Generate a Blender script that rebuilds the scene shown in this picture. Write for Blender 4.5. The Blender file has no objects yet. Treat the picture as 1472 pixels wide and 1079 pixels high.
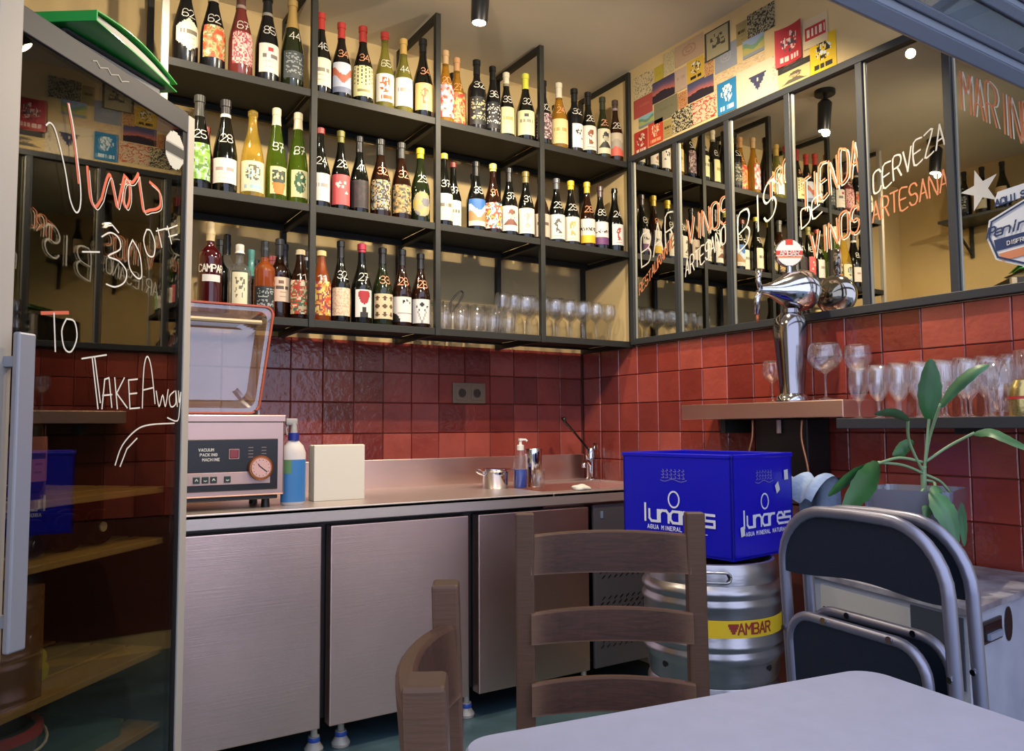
import bpy, bmesh, math, random
from mathutils import Vector, Matrix, noise
random.seed(7)
C = bpy.context.scene.collection
sc = bpy.context.scene
PI = math.pi
R_ = math.radians

# ------------------------------------------------------------ camera, world, lights, exposure
cam_d = bpy.data.cameras.new('camera'); cam = bpy.data.objects.new('camera', cam_d); C.objects.link(cam)
F_PX, YAW, PITCH, ROLL = 1122.27, 0.56509, 0.06554, -0.00553
cam_d.sensor_fit = 'HORIZONTAL'; cam_d.sensor_width = 36.0; cam_d.lens = 36.0 * F_PX / 1472
cam_d.clip_start = 0.05
fw = Vector((math.sin(YAW) * math.cos(PITCH), math.cos(YAW) * math.cos(PITCH), math.sin(PITCH)))
rt = Vector((math.cos(YAW), -math.sin(YAW), 0)); up = rt.cross(fw)
rt2 = rt * math.cos(ROLL) + up * math.sin(ROLL); up2 = up * math.cos(ROLL) - rt * math.sin(ROLL)
M = Matrix((rt2, up2, -fw)).transposed().to_4x4(); M.translation = (0, 0, 1.15)
cam.matrix_world = M
sc.camera = cam
sc.view_settings.view_transform = 'Standard'; sc.view_settings.look = 'None'
sc.view_settings.exposure = 0.32; sc.view_settings.gamma = 1.0; sc.view_settings.use_curve_mapping = False
sc.cycles.use_denoising = True
sc.cycles.max_bounces = 7; sc.cycles.transparent_max_bounces = 24; sc.cycles.glossy_bounces = 5
sc.cycles.caustics_reflective = False; sc.cycles.caustics_refractive = False
sc.cycles.sample_clamp_indirect = 4.0
w = bpy.data.worlds.new('street_light'); sc.world = w; w.use_nodes = True
bg = w.node_tree.nodes['Background']; bg.inputs[0].default_value = (0.56, 0.62, 0.84, 1); bg.inputs[1].default_value = 2.0

def spot(loc, target, energy, size=110, col=(1.0, 0.83, 0.60), blend=0.6, rad=0.03):
    l = bpy.data.lights.new('spot_light', 'SPOT'); l.energy = energy; l.spot_size = R_(size); l.spot_blend = blend
    l.color = col; l.shadow_soft_size = rad
    o = bpy.data.objects.new('spot_light', l); C.objects.link(o); o.location = loc
    o.rotation_euler = (Vector(target) - Vector(loc)).to_track_quat('-Z', 'Y').to_euler()
LAMPS = [((1.52, 2.61, 2.765), (1.50, 2.78, 0.9)), ((0.27, 2.69, 2.765), (0.35, 2.86, 0.9)), ((2.06, 1.80, 2.735), (2.0, 3.2, 1.35)), ((0.85, 1.62, 2.735), (0.95, 3.2, 1.4))]
for (p_, t_), (e_, s_, b_, a_) in zip(LAMPS, ((33, 165, .9, (1.50, 2.9, 1.0)), (28, 165, .9, (0.35, 3.0, 1.0)), (80, 172, .7, (2.05, 2.7, 1.3)), (66, 150, .8, (0.95, 3.0, 1.5)))):
    d_ = (Vector(t_) - Vector(p_)).normalized()
    spot(tuple(Vector(p_) + d_ * .016), a_, e_, s_, blend=b_, rad=.02)

# ------------------------------------------------------------ helpers
def lin(c):
    if isinstance(c, str):
        c = c.lstrip('#'); c = [int(c[i:i + 2], 16) / 255 for i in (0, 2, 4)]
    return tuple((x / 12.92 if x <= 0.04045 else ((x + 0.055) / 1.055) ** 2.4) for x in c)
MATS = {}
def nodes(name):
    m = bpy.data.materials.new(name); m.use_nodes = True
    nt = m.node_tree; b = nt.nodes['Principled BSDF']
    return m, nt, b
def mat(name, col='#808080', rough=0.5, metal=0.0, bump=0.0, bscale=40.0, var=0.0, vscale=6.0, stretch=None, emit=None, estr=0, coat=0.0, alpha=None, spec=0.5, col2=None):
    if name in MATS: return MATS[name]
    m, nt, b = nodes(name); N = nt.nodes; L = nt.links
    c = lin(col); b.inputs['Base Color'].default_value = (*c, 1); b.inputs['Roughness'].default_value = rough
    b.inputs['Metallic'].default_value = metal; b.inputs['Coat Weight'].default_value = coat; b.inputs['Coat Roughness'].default_value = 0.08
    b.inputs['Specular IOR Level'].default_value = spec
    if emit: b.inputs['Emission Color'].default_value = (*lin(emit), 1); b.inputs['Emission Strength'].default_value = estr
    tc = N.new('ShaderNodeTexCoord'); mp = N.new('ShaderNodeMapping'); L.new(tc.outputs['Object'], mp.inputs[0])
    if stretch: mp.inputs['Scale'].default_value = stretch
    if var or col2:
        n = N.new('ShaderNodeTexNoise'); n.inputs['Scale'].default_value = vscale; n.inputs['Detail'].default_value = 5
        L.new(mp.outputs[0], n.inputs['Vector'])
        r = N.new('ShaderNodeValToRGB'); c2 = lin(col2) if col2 else tuple(x * (1 - var) for x in c)
        c3 = c if col2 else tuple(min(1, x * (1 + var)) for x in c)
        r.color_ramp.elements[0].position = .35; r.color_ramp.elements[0].color = (*c2, 1)
        r.color_ramp.elements[1].position = .65; r.color_ramp.elements[1].color = (*c3, 1)
        L.new(n.outputs['Fac'], r.inputs[0]); L.new(r.outputs[0], b.inputs['Base Color'])
    if bump:
        n = N.new('ShaderNodeTexNoise'); n.inputs['Scale'].default_value = bscale; n.inputs['Detail'].default_value = 4
        L.new(mp.outputs[0], n.inputs['Vector'])
        bp = N.new('ShaderNodeBump'); bp.inputs['Strength'].default_value = bump; bp.inputs['Distance'].default_value = .01
        L.new(n.outputs['Fac'], bp.inputs['Height']); L.new(bp.outputs[0], b.inputs['Normal'])
    MATS[name] = m; return m
def glassy(name, tint=(1, 1, 1), gloss=1.0, diff=0.0, dcol=(1, 1, 1), rough=0.02, base=0.04):
    """thin glass: tinted see-through with fresnel reflection"""
    if name in MATS: return MATS[name]
    m = bpy.data.materials.new(name); m.use_nodes = True; nt = m.node_tree; N = nt.nodes; L = nt.links
    N.remove(N['Principled BSDF']); out = N['Material Output']
    t = N.new('ShaderNodeBsdfTransparent'); t.inputs[0].default_value = (*tint, 1)
    g = N.new('ShaderNodeBsdfGlossy'); g.inputs['Roughness'].default_value = rough; g.inputs[0].default_value = (gloss, gloss, gloss, 1)
    f = N.new('ShaderNodeLayerWeight'); f.inputs[0].default_value = 0.5
    p = N.new('ShaderNodeMath'); p.operation = 'POWER'; L.new(f.outputs['Facing'], p.inputs[0]); p.inputs[1].default_value = 2.6
    a = N.new('ShaderNodeMath'); a.operation = 'MULTIPLY_ADD'; L.new(p.outputs[0], a.inputs[0]); a.inputs[1].default_value = 0.85; a.inputs[2].default_value = base
    mx = N.new('ShaderNodeMixShader'); L.new(a.outputs[0], mx.inputs[0]); L.new(g.outputs[0], mx.inputs[2])
    if diff:
        d = N.new('ShaderNodeBsdfDiffuse'); d.inputs[0].default_value = (*dcol, 1)
        m2 = N.new('ShaderNodeMixShader'); m2.inputs[0].default_value = diff; L.new(t.outputs[0], m2.inputs[1]); L.new(d.outputs[0], m2.inputs[2])
        L.new(m2.outputs[0], mx.inputs[1])
    else: L.new(t.outputs[0], mx.inputs[1])
    L.new(mx.outputs[0], out.inputs[0]); MATS[name] = m; return m
def print_mat(name='printed_paper', rough=0.55):
    if name in MATS: return MATS[name]
    m, nt, b = nodes(name); a = nt.nodes.new('ShaderNodeVertexColor'); a.layer_name = 'print'
    nt.links.new(a.outputs[0], b.inputs['Base Color']); b.inputs['Roughness'].default_value = rough
    MATS[name] = m; return m

def link(name, me, m=None, parent=None, smooth=False, loc=None, rot=None):
    o = bpy.data.objects.new(name, me); C.objects.link(o)
    if m is not None and not me.materials: me.materials.append(m)
    if parent is not None: o.parent = parent
    if smooth:
        for p in me.polygons: p.use_smooth = True
        if smooth != 'all': me.set_sharp_from_angle(angle=R_(38))
    if loc: o.location = loc
    if rot: o.rotation_euler = rot
    return o
class MB:
    def __init__(s): s.v = []; s.f = []
    def add(s, v, f):
        k = len(s.v); s.v += [tuple(x) for x in v]; s.f += [tuple(i + k for i in q) for q in f]; return s
    def box(s, x0, x1, y0, y1, z0, z1, c=0.0):
        if x1 < x0: x0, x1 = x1, x0
        if y1 < y0: y0, y1 = y1, y0
        if z1 < z0: z0, z1 = z1, z0
        if c <= 0:
            v = [(x, y, z) for z in (z0, z1) for y in (y0, y1) for x in (x0, x1)]
            return s.add(v, [(0, 2, 3, 1), (4, 5, 7, 6), (0, 1, 5, 4), (2, 6, 7, 3), (0, 4, 6, 2), (1, 3, 7, 5)])
        c = min(c, (x1 - x0) * .49, (y1 - y0) * .49, (z1 - z0) * .49)
        bm = bmesh.new(); bmesh.ops.create_cube(bm, size=1)
        for q in bm.verts: q.co = Vector(((x0 + x1) / 2 + q.co.x * (x1 - x0), (y0 + y1) / 2 + q.co.y * (y1 - y0), (z0 + z1) / 2 + q.co.z * (z1 - z0)))
        bmesh.ops.bevel(bm, geom=bm.edges[:], offset=c, segments=2, affect='EDGES', profile=.5)
        bm.verts.index_update(); r = s.add([q.co[:] for q in bm.verts], [[q.index for q in f.verts] for f in bm.faces]); bm.free(); return r
    def lathe(s, prof, n=20, ctr=(0, 0, 0), axis='z', a0=0.0, a1=2 * PI):
        full = abs(a1 - a0 - 2 * PI) < 1e-6; k = len(s.v); m = n if full else n + 1
        for r, z in prof:
            for i in range(m):
                a = a0 + (a1 - a0) * i / n; x, y = r * math.cos(a), r * math.sin(a)
                p = {'z': (x, y, z), 'x': (z, x, y), 'y': (y, z, x)}[axis]
                s.v.append((ctr[0] + p[0], ctr[1] + p[1], ctr[2] + p[2]))
        for j in range(len(prof) - 1):
            for i in range(n):
                i2 = (i + 1) % m if full else i + 1
                s.f.append((k + j * m + i, k + j * m + i2, k + (j + 1) * m + i2, k + (j + 1) * m + i))
        return s
    def tube(s, pts, r, n=8, cap=True, flat=1.0):
        pts = [Vector(p) for p in pts]; k = len(s.v); rr = r if isinstance(r, (list, tuple)) else [r] * len(pts)
        t0 = (pts[1] - pts[0]).normalized(); u = t0.orthogonal().normalized()
        for i, p in enumerate(pts):
            t = ((pts[min(i + 1, len(pts) - 1)] - pts[max(i - 1, 0)])).normalized()
            u = (u - t * u.dot(t)).normalized(); v = t.cross(u)
            for j in range(n):
                a = 2 * PI * j / n; s.v.append(tuple(p + (u * math.cos(a) + v * math.sin(a) * flat) * rr[i]))
        for i in range(len(pts) - 1):
            for j in range(n):
                j2 = (j + 1) % n; s.f.append((k + i * n + j, k + i * n + j2, k + (i + 1) * n + j2, k + (i + 1) * n + j))
        if cap:
            s.f.append(tuple(k + j for j in reversed(range(n)))); s.f.append(tuple(k + (len(pts) - 1) * n + j for j in range(n)))
        return s
    def prism(s, poly, z0, z1):
        n = len(poly); return s.add([(x, y, z0) for x, y in poly] + [(x, y, z1) for x, y in poly],
            [tuple(reversed(range(n))), tuple(range(n, 2 * n))] + [(i, (i + 1) % n, n + (i + 1) % n, n + i) for i in range(n)])
    def xf(s, fn, start=0):
        for i in range(start, len(s.v)): s.v[i] = tuple(fn(*s.v[i]))
        return s
    def mesh(s, name):
        me = bpy.data.meshes.new(name); me.from_pydata(s.v, [], s.f)
        bm = bmesh.new(); bm.from_mesh(me); bmesh.ops.recalc_face_normals(bm, faces=bm.faces[:]); bm.to_mesh(me); bm.free()
        me.update(); return me
    def obj(s, name, m=None, parent=None, smooth=False, loc=None, rot=None):
        return link(name, s.mesh(name), m, parent, smooth, loc, rot)
def tag(o, label=None, cat=None, group=None, kind=None):
    if label: o['label'] = label
    if cat: o['category'] = cat
    if group: o['group'] = group
    if kind: o['kind'] = kind
    return o
def thing(name, label, cat, loc=(0, 0, 0), rz=0.0, group=None):
    o = bpy.data.objects.new(name, None); C.objects.link(o); o.location = loc; o.rotation_euler = (0, 0, rz)
    o.empty_display_size = .05
    return tag(o, label, cat, group)
def setting(name): 
    o = bpy.data.objects.new(name, None); C.objects.link(o); o['kind'] = 'structure'; return o
def smoothpath(pts, n=6):
    P = [Vector(p) for p in pts]
    if len(P) < 3: return P
    out = []
    for i in range(len(P) - 1):
        p0, p1, p2, p3 = P[max(i - 1, 0)], P[i], P[i + 1], P[min(i + 2, len(P) - 1)]
        for k in range(n):
            t = k / n; out.append(.5 * ((2 * p1) + (p2 - p0) * t + (2 * p0 - 5 * p1 + 4 * p2 - p3) * t * t + (3 * p1 - p0 - 3 * p2 + p3) * t ** 3))
    out.append(P[-1]); return out

# stroke lettering --------------------------------------------------
FONT = {'A': '00 26 40,12 32', 'B': '00 06 36 45 44 33 03,33 42 41 30 00', 'C': '45 36 16 05 01 10 30 41', 'D': '00 06 26 45 41 20 00', 'E': '40 00 06 46,03 33',
 'F': '00 06 46,03 33', 'G': '45 36 16 05 01 10 30 41 43 23', 'H': '00 06,40 46,03 43', 'I': '20 26', 'J': '01 10 30 41 46', 'K': '00 06,46 03 40', 'L': '06 00 40',
 'M': '00 06 23 46 40', 'N': '00 06 40 46', 'O': '10 01 05 16 36 45 41 30 10', 'P': '00 06 36 45 44 33 03', 'Q': '10 01 05 16 36 45 41 30 10,21 40', 'R': '00 06 36 45 44 33 03,23 40',
 'S': '45 36 16 05 04 13 33 42 41 30 10 01', 'T': '20 26,06 46', 'U': '06 01 10 30 41 46', 'V': '06 20 46', 'W': '06 10 23 30 46', 'X': '00 46,06 40', 'Y': '06 23 46,23 20', 'Z': '06 46 00 40',
 '0': '10 01 05 16 36 45 41 30 10', '1': '05 26 20', '2': '05 16 36 45 44 00 40', '3': '05 16 36 45 44 33 13,33 42 41 30 10 01', '4': '30 36 02 42', '5': '46 06 03 33 42 41 30 10 01',
 '6': '45 36 16 05 01 10 30 41 42 33 13 02', '7': '06 46 10,13 43', '8': '13 04 05 16 36 45 44 33 13 02 01 10 30 41 42 33', '9': '01 10 30 41 45 36 16 05 04 13 33 44', '/': '00 46', '-': '03 43', '.': '20 21', '$': '45 36 16 05 04 13 33 42 41 30 10 01,27 2-', "'": '26 15',
 'l': '26 20', 'u': '04 01 10 30 40 44,40 41', 'n': '00 04,03 14 34 43 40', 'a': '44 14 03 01 10 40,44 40', 'r': '00 04,03 14 34', 'e': '02 42 43 34 14 03 01 10 40', 's': '44 04 02 42 40 00', 'i': '20 24,26 25', 'p': '0! 04 34 43 41 30 00', 't': '26 20 40,04 44'}
def glyph(ch):
    out = []
    for st in FONT.get(ch, '').split(','):
        p = []
        for q in st.split():
            x = int(q[0]); y = {'-': -1, '!': -2}.get(q[1]); y = int(q[1]) if y is None else y
            p.append((x / 6.0, y / 6.0))
        if len(p) > 1: out.append(p)
    return out
def text_strokes(txt, adv=0.85, jitter=0.0, rnd=None):
    out = []; x = 0
    for ch in txt:
        if ch == ' ': x += adv * .7; continue
        j = (rnd.uniform(-jitter, jitter) if rnd else 0)
        for st in glyph(ch): out.append([(x + a, b + j) for a, b in st])
        x += adv if ch not in 'Il1' else adv * .8
    return out, max(x - (adv - .667), .1)
def ribbon(strokes, wdt, fn, name, m, parent, sub=1):
    """strokes in uv; each segment becomes a thin quad strip mapped by fn(u, v)"""
    mb = MB(); idx = 0
    o_ = Vector(fn(0, 0)); nv = (Vector(fn(.001, 0)) - o_).cross(Vector(fn(0, .001)) - o_).normalized()   # towards the reader
    for st in strokes:
        for (a, b), (c, d) in zip(st[:-1], st[1:]):
            idx += 1; lift = nv * (idx * 1.2e-5)      # overlapping strokes lie on top of each other like real paint
            dx, dy = c - a, d - b; l = math.hypot(dx, dy)
            if l < 1e-9: continue
            nx, ny = -dy / l * wdt / 2, dx / l * wdt / 2; ex, ey = dx / l * wdt * .42, dy / l * wdt * .42
            a0, b0, c0, d0 = a - ex, b - ey, c + ex, d + ey
            k = max(1, sub); vs = []
            for i in range(k + 1):
                t = i / k; px, py = a0 + (c0 - a0) * t, b0 + (d0 - b0) * t
                vs += [tuple(Vector(fn(px + nx, py + ny)) + lift), tuple(Vector(fn(px - nx, py - ny)) + lift)]
            mb.add(vs, [(2 * i, 2 * i + 1, 2 * i + 3, 2 * i + 2) for i in range(k)])
    return mb.obj(name, m, parent)
def grid_print(name, art, fn, nu, nv, parent=None, shape=None, m=None):
    """a printed sheet: grid of small cells carrying the flat print as a colour attribute"""
    vs = [fn(i / nu, j / nv) for j in range(nv + 1) for i in range(nu + 1)]; fs = []; cols = []
    for j in range(nv):
        for i in range(nu):
            u, v = (i + .5) / nu, (j + .5) / nv
            if shape and not shape(u, v): continue
            k = j * (nu + 1) + i; fs.append((k, k + 1, k + nu + 2, k + nu + 1)); cols.append(art(u, v))
    me = bpy.data.meshes.new(name); me.from_pydata(vs, [], fs)
    at = me.color_attributes.new('print', 'FLOAT_COLOR', 'CORNER'); d = []
    for c in cols: d += [*c, 1.0] * 4
    at.data.foreach_set('color', d); me.update()
    for p in me.polygons: p.use_smooth = True
    return link(name, me, m or print_mat(), parent)
def mixc(a, b, t): return tuple(x * (1 - t) + y * t for x, y in zip(a, b))
def art(kind, cols, seed=0):
    c = [lin(x) for x in cols]; r = random.Random(seed); ox = r.uniform(0, 50)
    def nz(u, v, s): return noise.noise(Vector((u * s + ox, v * s, ox * .37))) * .5 + .5
    def seg(t, n): return c[min(len(c) - 1, int(t * n))]
    def f(u, v):
        if kind == 'plain':
            k = c[0]
            if .52 < v < .62 and .15 < u < .85 and nz(u * 3, 3, 9) > .42: k = c[1]
            if (.36 < v < .41 or .2 < v < .24) and .25 < u < .75 and nz(u * 3, 7, 12) > .5: k = mixc(c[0], c[1], .5)
            if len(c) > 2 and .72 < v < .86 and .4 < u < .6: k = c[2]
            return k
        if kind == 'blob':
            t = nz(u, v * 1.4, 5.5); return c[min(len(c) - 1, max(0, int((t - .22) / .56 * len(c))))]
        if kind == 'fine':
            t = nz(u, v * 1.4, 13); return c[min(len(c) - 1, max(0, int((t - .25) / .5 * len(c))))]
        if kind == 'spots':
            k = c[0]
            if v > .35:
                a, b = (u * 6) % 1 - .5, (v * 8 + .5 * (int(u * 6) % 2)) % 1 - .5
                if a * a + b * b < .1: k = c[1]
            elif .15 < v < .24 and .2 < u < .8: k = c[2]
            return k
        if kind == 'bands': return c[min(len(c) - 1, int((1 - v) * len(c) + (nz(u, 1, 5) - .5) * .9))] if True else c[0]
        if kind == 'lowband':
            if v < .3: return c[2]
            if .48 < v < .64 and nz(u * 4, v * 5, 6) > .5: return c[1]
            return c[0]
        if kind == 'figure':
            d = abs(u - .5 - .06 * math.sin(v * 9)); k = c[0]
            if .22 < v < .8 and d < .045 + .12 * abs(math.sin(v * 7)) and nz(u, v, 9) > .42: k = c[1]
            if (u - .5) ** 2 + ((v - .76) * 1.3) ** 2 < .008: k = c[1]
            if .1 < v < .15 and .25 < u < .75: k = mixc(c[0], c[1], .55)
            return k
        if kind == 'hills':
            h = .45 + .12 * math.sin(u * 7 + 1)
            if v > h + .25: return c[0]
            if v > h: return c[1]
            return c[2] if v > .16 else c[3]
        if kind == 'sunset':
            h = .30 + .3 * max(0, .5 - abs(u - .45)) + .05 * nz(u, 0, 12)
            if v < h: return c[3]
            t = (v - h) / (1 - h); return mixc(c[2], c[1], t * 2) if t < .5 else mixc(c[1], c[0], (t - .5) * 2)
        if kind == 'disc':
            return mixc(c[0], c[1], nz(u, v, 5)) if nz(u, v, 3) > .38 else c[-1]
        if kind == 'heart':
            x, y = (u - .5) * 2.7, (v - .66) * 3.0
            if (x * x + y * y - .55) ** 3 - x * x * y ** 3 < 0: return c[1]
            if v < .38 and abs(u - .5) < .1 + .1 * (v < .2): return c[2]
            return c[0]
        if kind == 'ovals':
            a, b = (u * 3) % 1 - .5, (v * 3) % 1 - .5
            return c[1] if (a * 2.6) ** 2 + (b * 2.5) ** 2 < .5 else c[0]
        if kind == 'script':
            if .2 < v < .9 and abs(((v * 6) % 1) - .5) < .28 and .1 < u < .92 and nz(u * 4, v * 2, 9) > .52: return c[1]
            return c[0]
        if kind == 'face':
            if ((u - .55) / .2) ** 2 + ((v - .66) / .2) ** 2 < 1: return c[1] if (v > .7 or nz(u, v, 10) > .55) else mixc(c[0], c[1], .4)
            if v < .45 and v > .24 and abs(u - .5) < .38 - (v - .24): return c[1]
            return c[0]
        if kind == 'holes':
            for (a, b) in ((.3, .68), (.42, .72), (.55, .6), (.68, .72), (.75, .4), (.36, .62)):
                if (u - a) ** 2 + ((v - b) * 1.2) ** 2 < .004: return c[1]
            return c[0]
        if kind == 'frame':
            if u < .07 or u > .93 or v < .06 or v > .94: return c[1]
            return c[2] if nz(u, v, 8) > .55 and .2 < u < .8 and .25 < v < .8 else c[0]
        if kind == 'leaf':
            if v < .4: return c[2] if abs(u - .5) < .4 - (0.4 - v) * .4 else c[0]
            return c[1] if nz(u, v, 7) > .4 and abs(u - .5) < .38 and v < .88 else c[0]
        if kind == 'trees':
            return c[1] if (u - .5) ** 2 + ((v - .55) / 1.2) ** 2 < .11 and nz(u, v, 7) > .4 or (abs(u - .5) < .1 and v < .4 and v > .2) else c[0]
        if kind == 'dotrow':
            k = c[0]
            for (a, b, q) in ((.5, .78, .09), (.25, .68, .05), (.76, .7, .05), (.38, .55, .035), (.64, .55, .035)):
                if (u - a) ** 2 + ((v - b)) ** 2 < q * q: k = c[1]
            if v < .5 and abs(abs(u - .5) - (v * .4)) < .03: k = mixc(c[0], c[1], .6)
            return k
        if kind == 'curve':
            k = c[0]
            if (u - 0.02) ** 2 + (v + .05) ** 2 < .16: k = c[1]
            if .3 < v < .37 and u > .3: k = mixc(c[0], c[1], .5)
            for (a, b) in ((.55, .8), (.7, .86), (.86, .78)):
                if (u - a) ** 2 + (v - b) ** 2 < .003: k = c[1]
            return k
        if kind == 'logo':
            k = c[0]
            if .1 < v < .22 and .15 < u < .85 and nz(u * 4, 2, 9) > .38: k = c[1]
            if ((u - .5) / .3) ** 2 + ((v - .6) / .28) ** 2 < 1 and nz(u, v, 11) > .47: k = c[2] if nz(u + 3, v, 9) > .5 else c[1]
            return k
        if kind == 'ring':
            d = math.hypot(u - .5, (v - .55)); k = c[0]
            if abs(d - .22) < .03 or abs(d - .1) < .03: k = c[1]
            return k
        return c[0]
    return f

# ------------------------------------------------------------ materials
m_wall = mat('yellow_plaster', '#d3ba86', .85, bump=.25, bscale=9, var=.07, vscale=2.5)
m_ceil = mat('beige_ceiling', '#e0d6c2', .9, bump=.15, bscale=5, var=.06, vscale=1.6)
m_floor = mat('teal_floor', '#3f5660', .35, bump=.1, bscale=30, var=.25, vscale=5)
m_iron = mat('black_iron', '#2b2c29', .55, .25, bump=.05, bscale=120, var=.15, vscale=14)
m_board = mat('black_shelf_board', '#1e1f1c', .6, .1, bump=.06, bscale=60, var=.2, vscale=5)
m_frame = mat('grey_steel_frame', '#43464a', .42, .5, bump=.03, bscale=90)
m_edge = mat('bare_steel_edge', '#a9a696', .35, .6)
m_dark = mat('black_plastic', '#0c0d10', .4)
m_white = mat('white_paint_line', '#dcd8cc', .6)
m_orange = mat('orange_paint_line', '#d4855a', .6)
m_red = mat('red_paint', '#c3372f', .5)
m_chrome = mat('chrome', '#d5d5d8', .09, 1.0)
m_alu = mat('aluminium_profile', '#b4ada2', .45, .1)
m_cream = mat('cream_lime_edge', '#d8c79c', .8)
def steel_mat():
    m, nt, b = nodes('brushed_steel'); N = nt.nodes; L = nt.links
    b.inputs['Metallic'].default_value = 1; b.inputs['Base Color'].default_value = (*lin('#e6c6ba'), 1)
    tc = N.new('ShaderNodeTexCoord'); mp = N.new('ShaderNodeMapping'); mp.inputs['Scale'].default_value = (1.5, 1.5, 220)
    L.new(tc.outputs['Object'], mp.inputs[0]); n = N.new('ShaderNodeTexNoise'); n.inputs['Scale'].default_value = 3; n.inputs['Detail'].default_value = 3
    L.new(mp.outputs[0], n.inputs['Vector'])
    n2 = N.new('ShaderNodeTexNoise'); n2.inputs['Scale'].default_value = 2.6; n2.inputs['Detail'].default_value = 3; L.new(tc.outputs['Object'], n2.inputs['Vector'])
    mr = N.new('ShaderNodeMapRange'); mr.inputs['To Min'].default_value = .24; mr.inputs['To Max'].default_value = .42; L.new(n2.outputs['Fac'], mr.inputs['Value'])
    L.new(mr.outputs[0], b.inputs['Roughness'])
    bp = N.new('ShaderNodeBump'); bp.inputs['Strength'].default_value = .12; bp.inputs['Distance'].default_value = .004; L.new(n.outputs['Fac'], bp.inputs['Height'])
    L.new(bp.outputs[0], b.inputs['Normal']); MATS['brushed_steel'] = m; return m
m_steel = steel_mat()
def tile_mat():
    m, nt, b = nodes('glazed_red_tile'); N = nt.nodes; L = nt.links
    oi = N.new('ShaderNodeObjectInfo'); r = N.new('ShaderNodeValToRGB'); e = r.color_ramp.elements
    e[0].position = 0; e[0].color = (*lin('#762e26'), 1); e[1].position = 1; e[1].color = (*lin('#ab5346'), 1)
    for p, cc in ((.25, '#87372d'), (.5, '#964034'), (.75, '#9d463b')):
        q = e.new(p); q.color = (*lin(cc), 1)
    L.new(oi.outputs['Random'], r.inputs[0])
    tc = N.new('ShaderNodeTexCoord'); va = N.new('ShaderNodeVectorMath'); va.operation = 'ADD'; L.new(tc.outputs['Object'], va.inputs[0]); L.new(oi.outputs['Location'], va.inputs[1])
    n = N.new('ShaderNodeTexNoise'); n.inputs['Scale'].default_value = 9; n.inputs['Detail'].default_value = 5; L.new(va.outputs[0], n.inputs['Vector'])
    mr = N.new('ShaderNodeMapRange'); mr.inputs['To Min'].default_value = .72; mr.inputs['To Max'].default_value = 1.28; L.new(n.outputs['Fac'], mr.inputs['Value'])
    mx = N.new('ShaderNodeMix'); mx.data_type = 'RGBA'; mx.blend_type = 'MULTIPLY'; mx.inputs['Factor'].default_value = 1
    L.new(r.outputs[0], mx.inputs['A']); L.new(mr.outputs[0], mx.inputs['B']); L.new(mx.outputs['Result'], b.inputs['Base Color'])
    b.inputs['Roughness'].default_value = .16; b.inputs['Coat Weight'].default_value = .3; b.inputs['Coat Roughness'].default_value = .05
    n2 = N.new('ShaderNodeTexNoise'); n2.inputs['Scale'].default_value = 38; n2.inputs['Detail'].default_value = 3; L.new(va.outputs[0], n2.inputs['Vector'])
    bp = N.new('ShaderNodeBump'); bp.inputs['Strength'].default_value = .35; bp.inputs['Distance'].default_value = .006; L.new(n2.outputs['Fac'], bp.inputs['Height'])
    L.new(bp.outputs[0], b.inputs['Normal']); L.new(bp.outputs[0], b.inputs['Coat Normal']); return m
m_tile = tile_mat()
def wood_mat(name, c1, c2, sc_=(3, 3, 40), rough=.45, wear='#8b7458', wamt=.7):
    m, nt, b = nodes(name); N = nt.nodes; L = nt.links
    tc = N.new('ShaderNodeTexCoord'); mp = N.new('ShaderNodeMapping'); mp.inputs['Scale'].default_value = sc_
    L.new(tc.outputs['Object'], mp.inputs[0]); n = N.new('ShaderNodeTexNoise'); n.inputs['Scale'].default_value = 5; n.inputs['Detail'].default_value = 6; n.inputs['Distortion'].default_value = .6
    L.new(mp.outputs[0], n.inputs['Vector']); r = N.new('ShaderNodeValToRGB'); r.color_ramp.elements[0].position = .3; r.color_ramp.elements[1].position = .72
    r.color_ramp.elements[0].color = (*lin(c1), 1); r.color_ramp.elements[1].color = (*lin(c2), 1); L.new(n.outputs['Fac'], r.inputs[0])
    n3 = N.new('ShaderNodeTexNoise'); n3.inputs['Scale'].default_value = 11; n3.inputs['Detail'].default_value = 6; L.new(tc.outputs['Object'], n3.inputs['Vector'])
    r3 = N.new('ShaderNodeValToRGB'); r3.color_ramp.elements[0].position = .55; r3.color_ramp.elements[1].position = .8; r3.color_ramp.elements[1].color = (wamt, wamt, wamt, 1)
    L.new(n3.outputs['Fac'], r3.inputs[0])
    g = N.new('ShaderNodeNewGeometry'); pr = N.new('ShaderNodeMapRange'); pr.inputs['From Min'].default_value = .52; pr.inputs['From Max'].default_value = .62; L.new(g.outputs['Pointiness'], pr.inputs['Value'])
    ad = N.new('ShaderNodeMath'); ad.operation = 'MAXIMUM'; L.new(r3.outputs[0], ad.inputs[0]); L.new(pr.outputs[0], ad.inputs[1])
    mx = N.new('ShaderNodeMix'); mx.data_type = 'RGBA'; L.new(ad.outputs[0], mx.inputs['Factor']); L.new(r.outputs[0], mx.inputs['A']); mx.inputs['B'].default_value = (*lin(wear), 1)
    L.new(mx.outputs['Result'], b.inputs['Base Color']); b.inputs['Roughness'].default_value = rough; b.inputs['Specular IOR Level'].default_value = .22
    bp = N.new('ShaderNodeBump'); bp.inputs['Strength'].default_value = .2; bp.inputs['Distance'].default_value = .003; L.new(n.outputs['Fac'], bp.inputs['Height']); L.new(bp.outputs[0], b.inputs['Normal'])
    MATS[name] = m; return m
m_wood = wood_mat('worn_dark_wood', '#1c0f0b', '#381d15', wear='#6a4e3a', wamt=.14)
m_woodx = wood_mat('worn_dark_wood_rail', '#21120d', '#42231a', sc_=(3, 30, 30), wear='#6a4e3a', wamt=.18)
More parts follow.
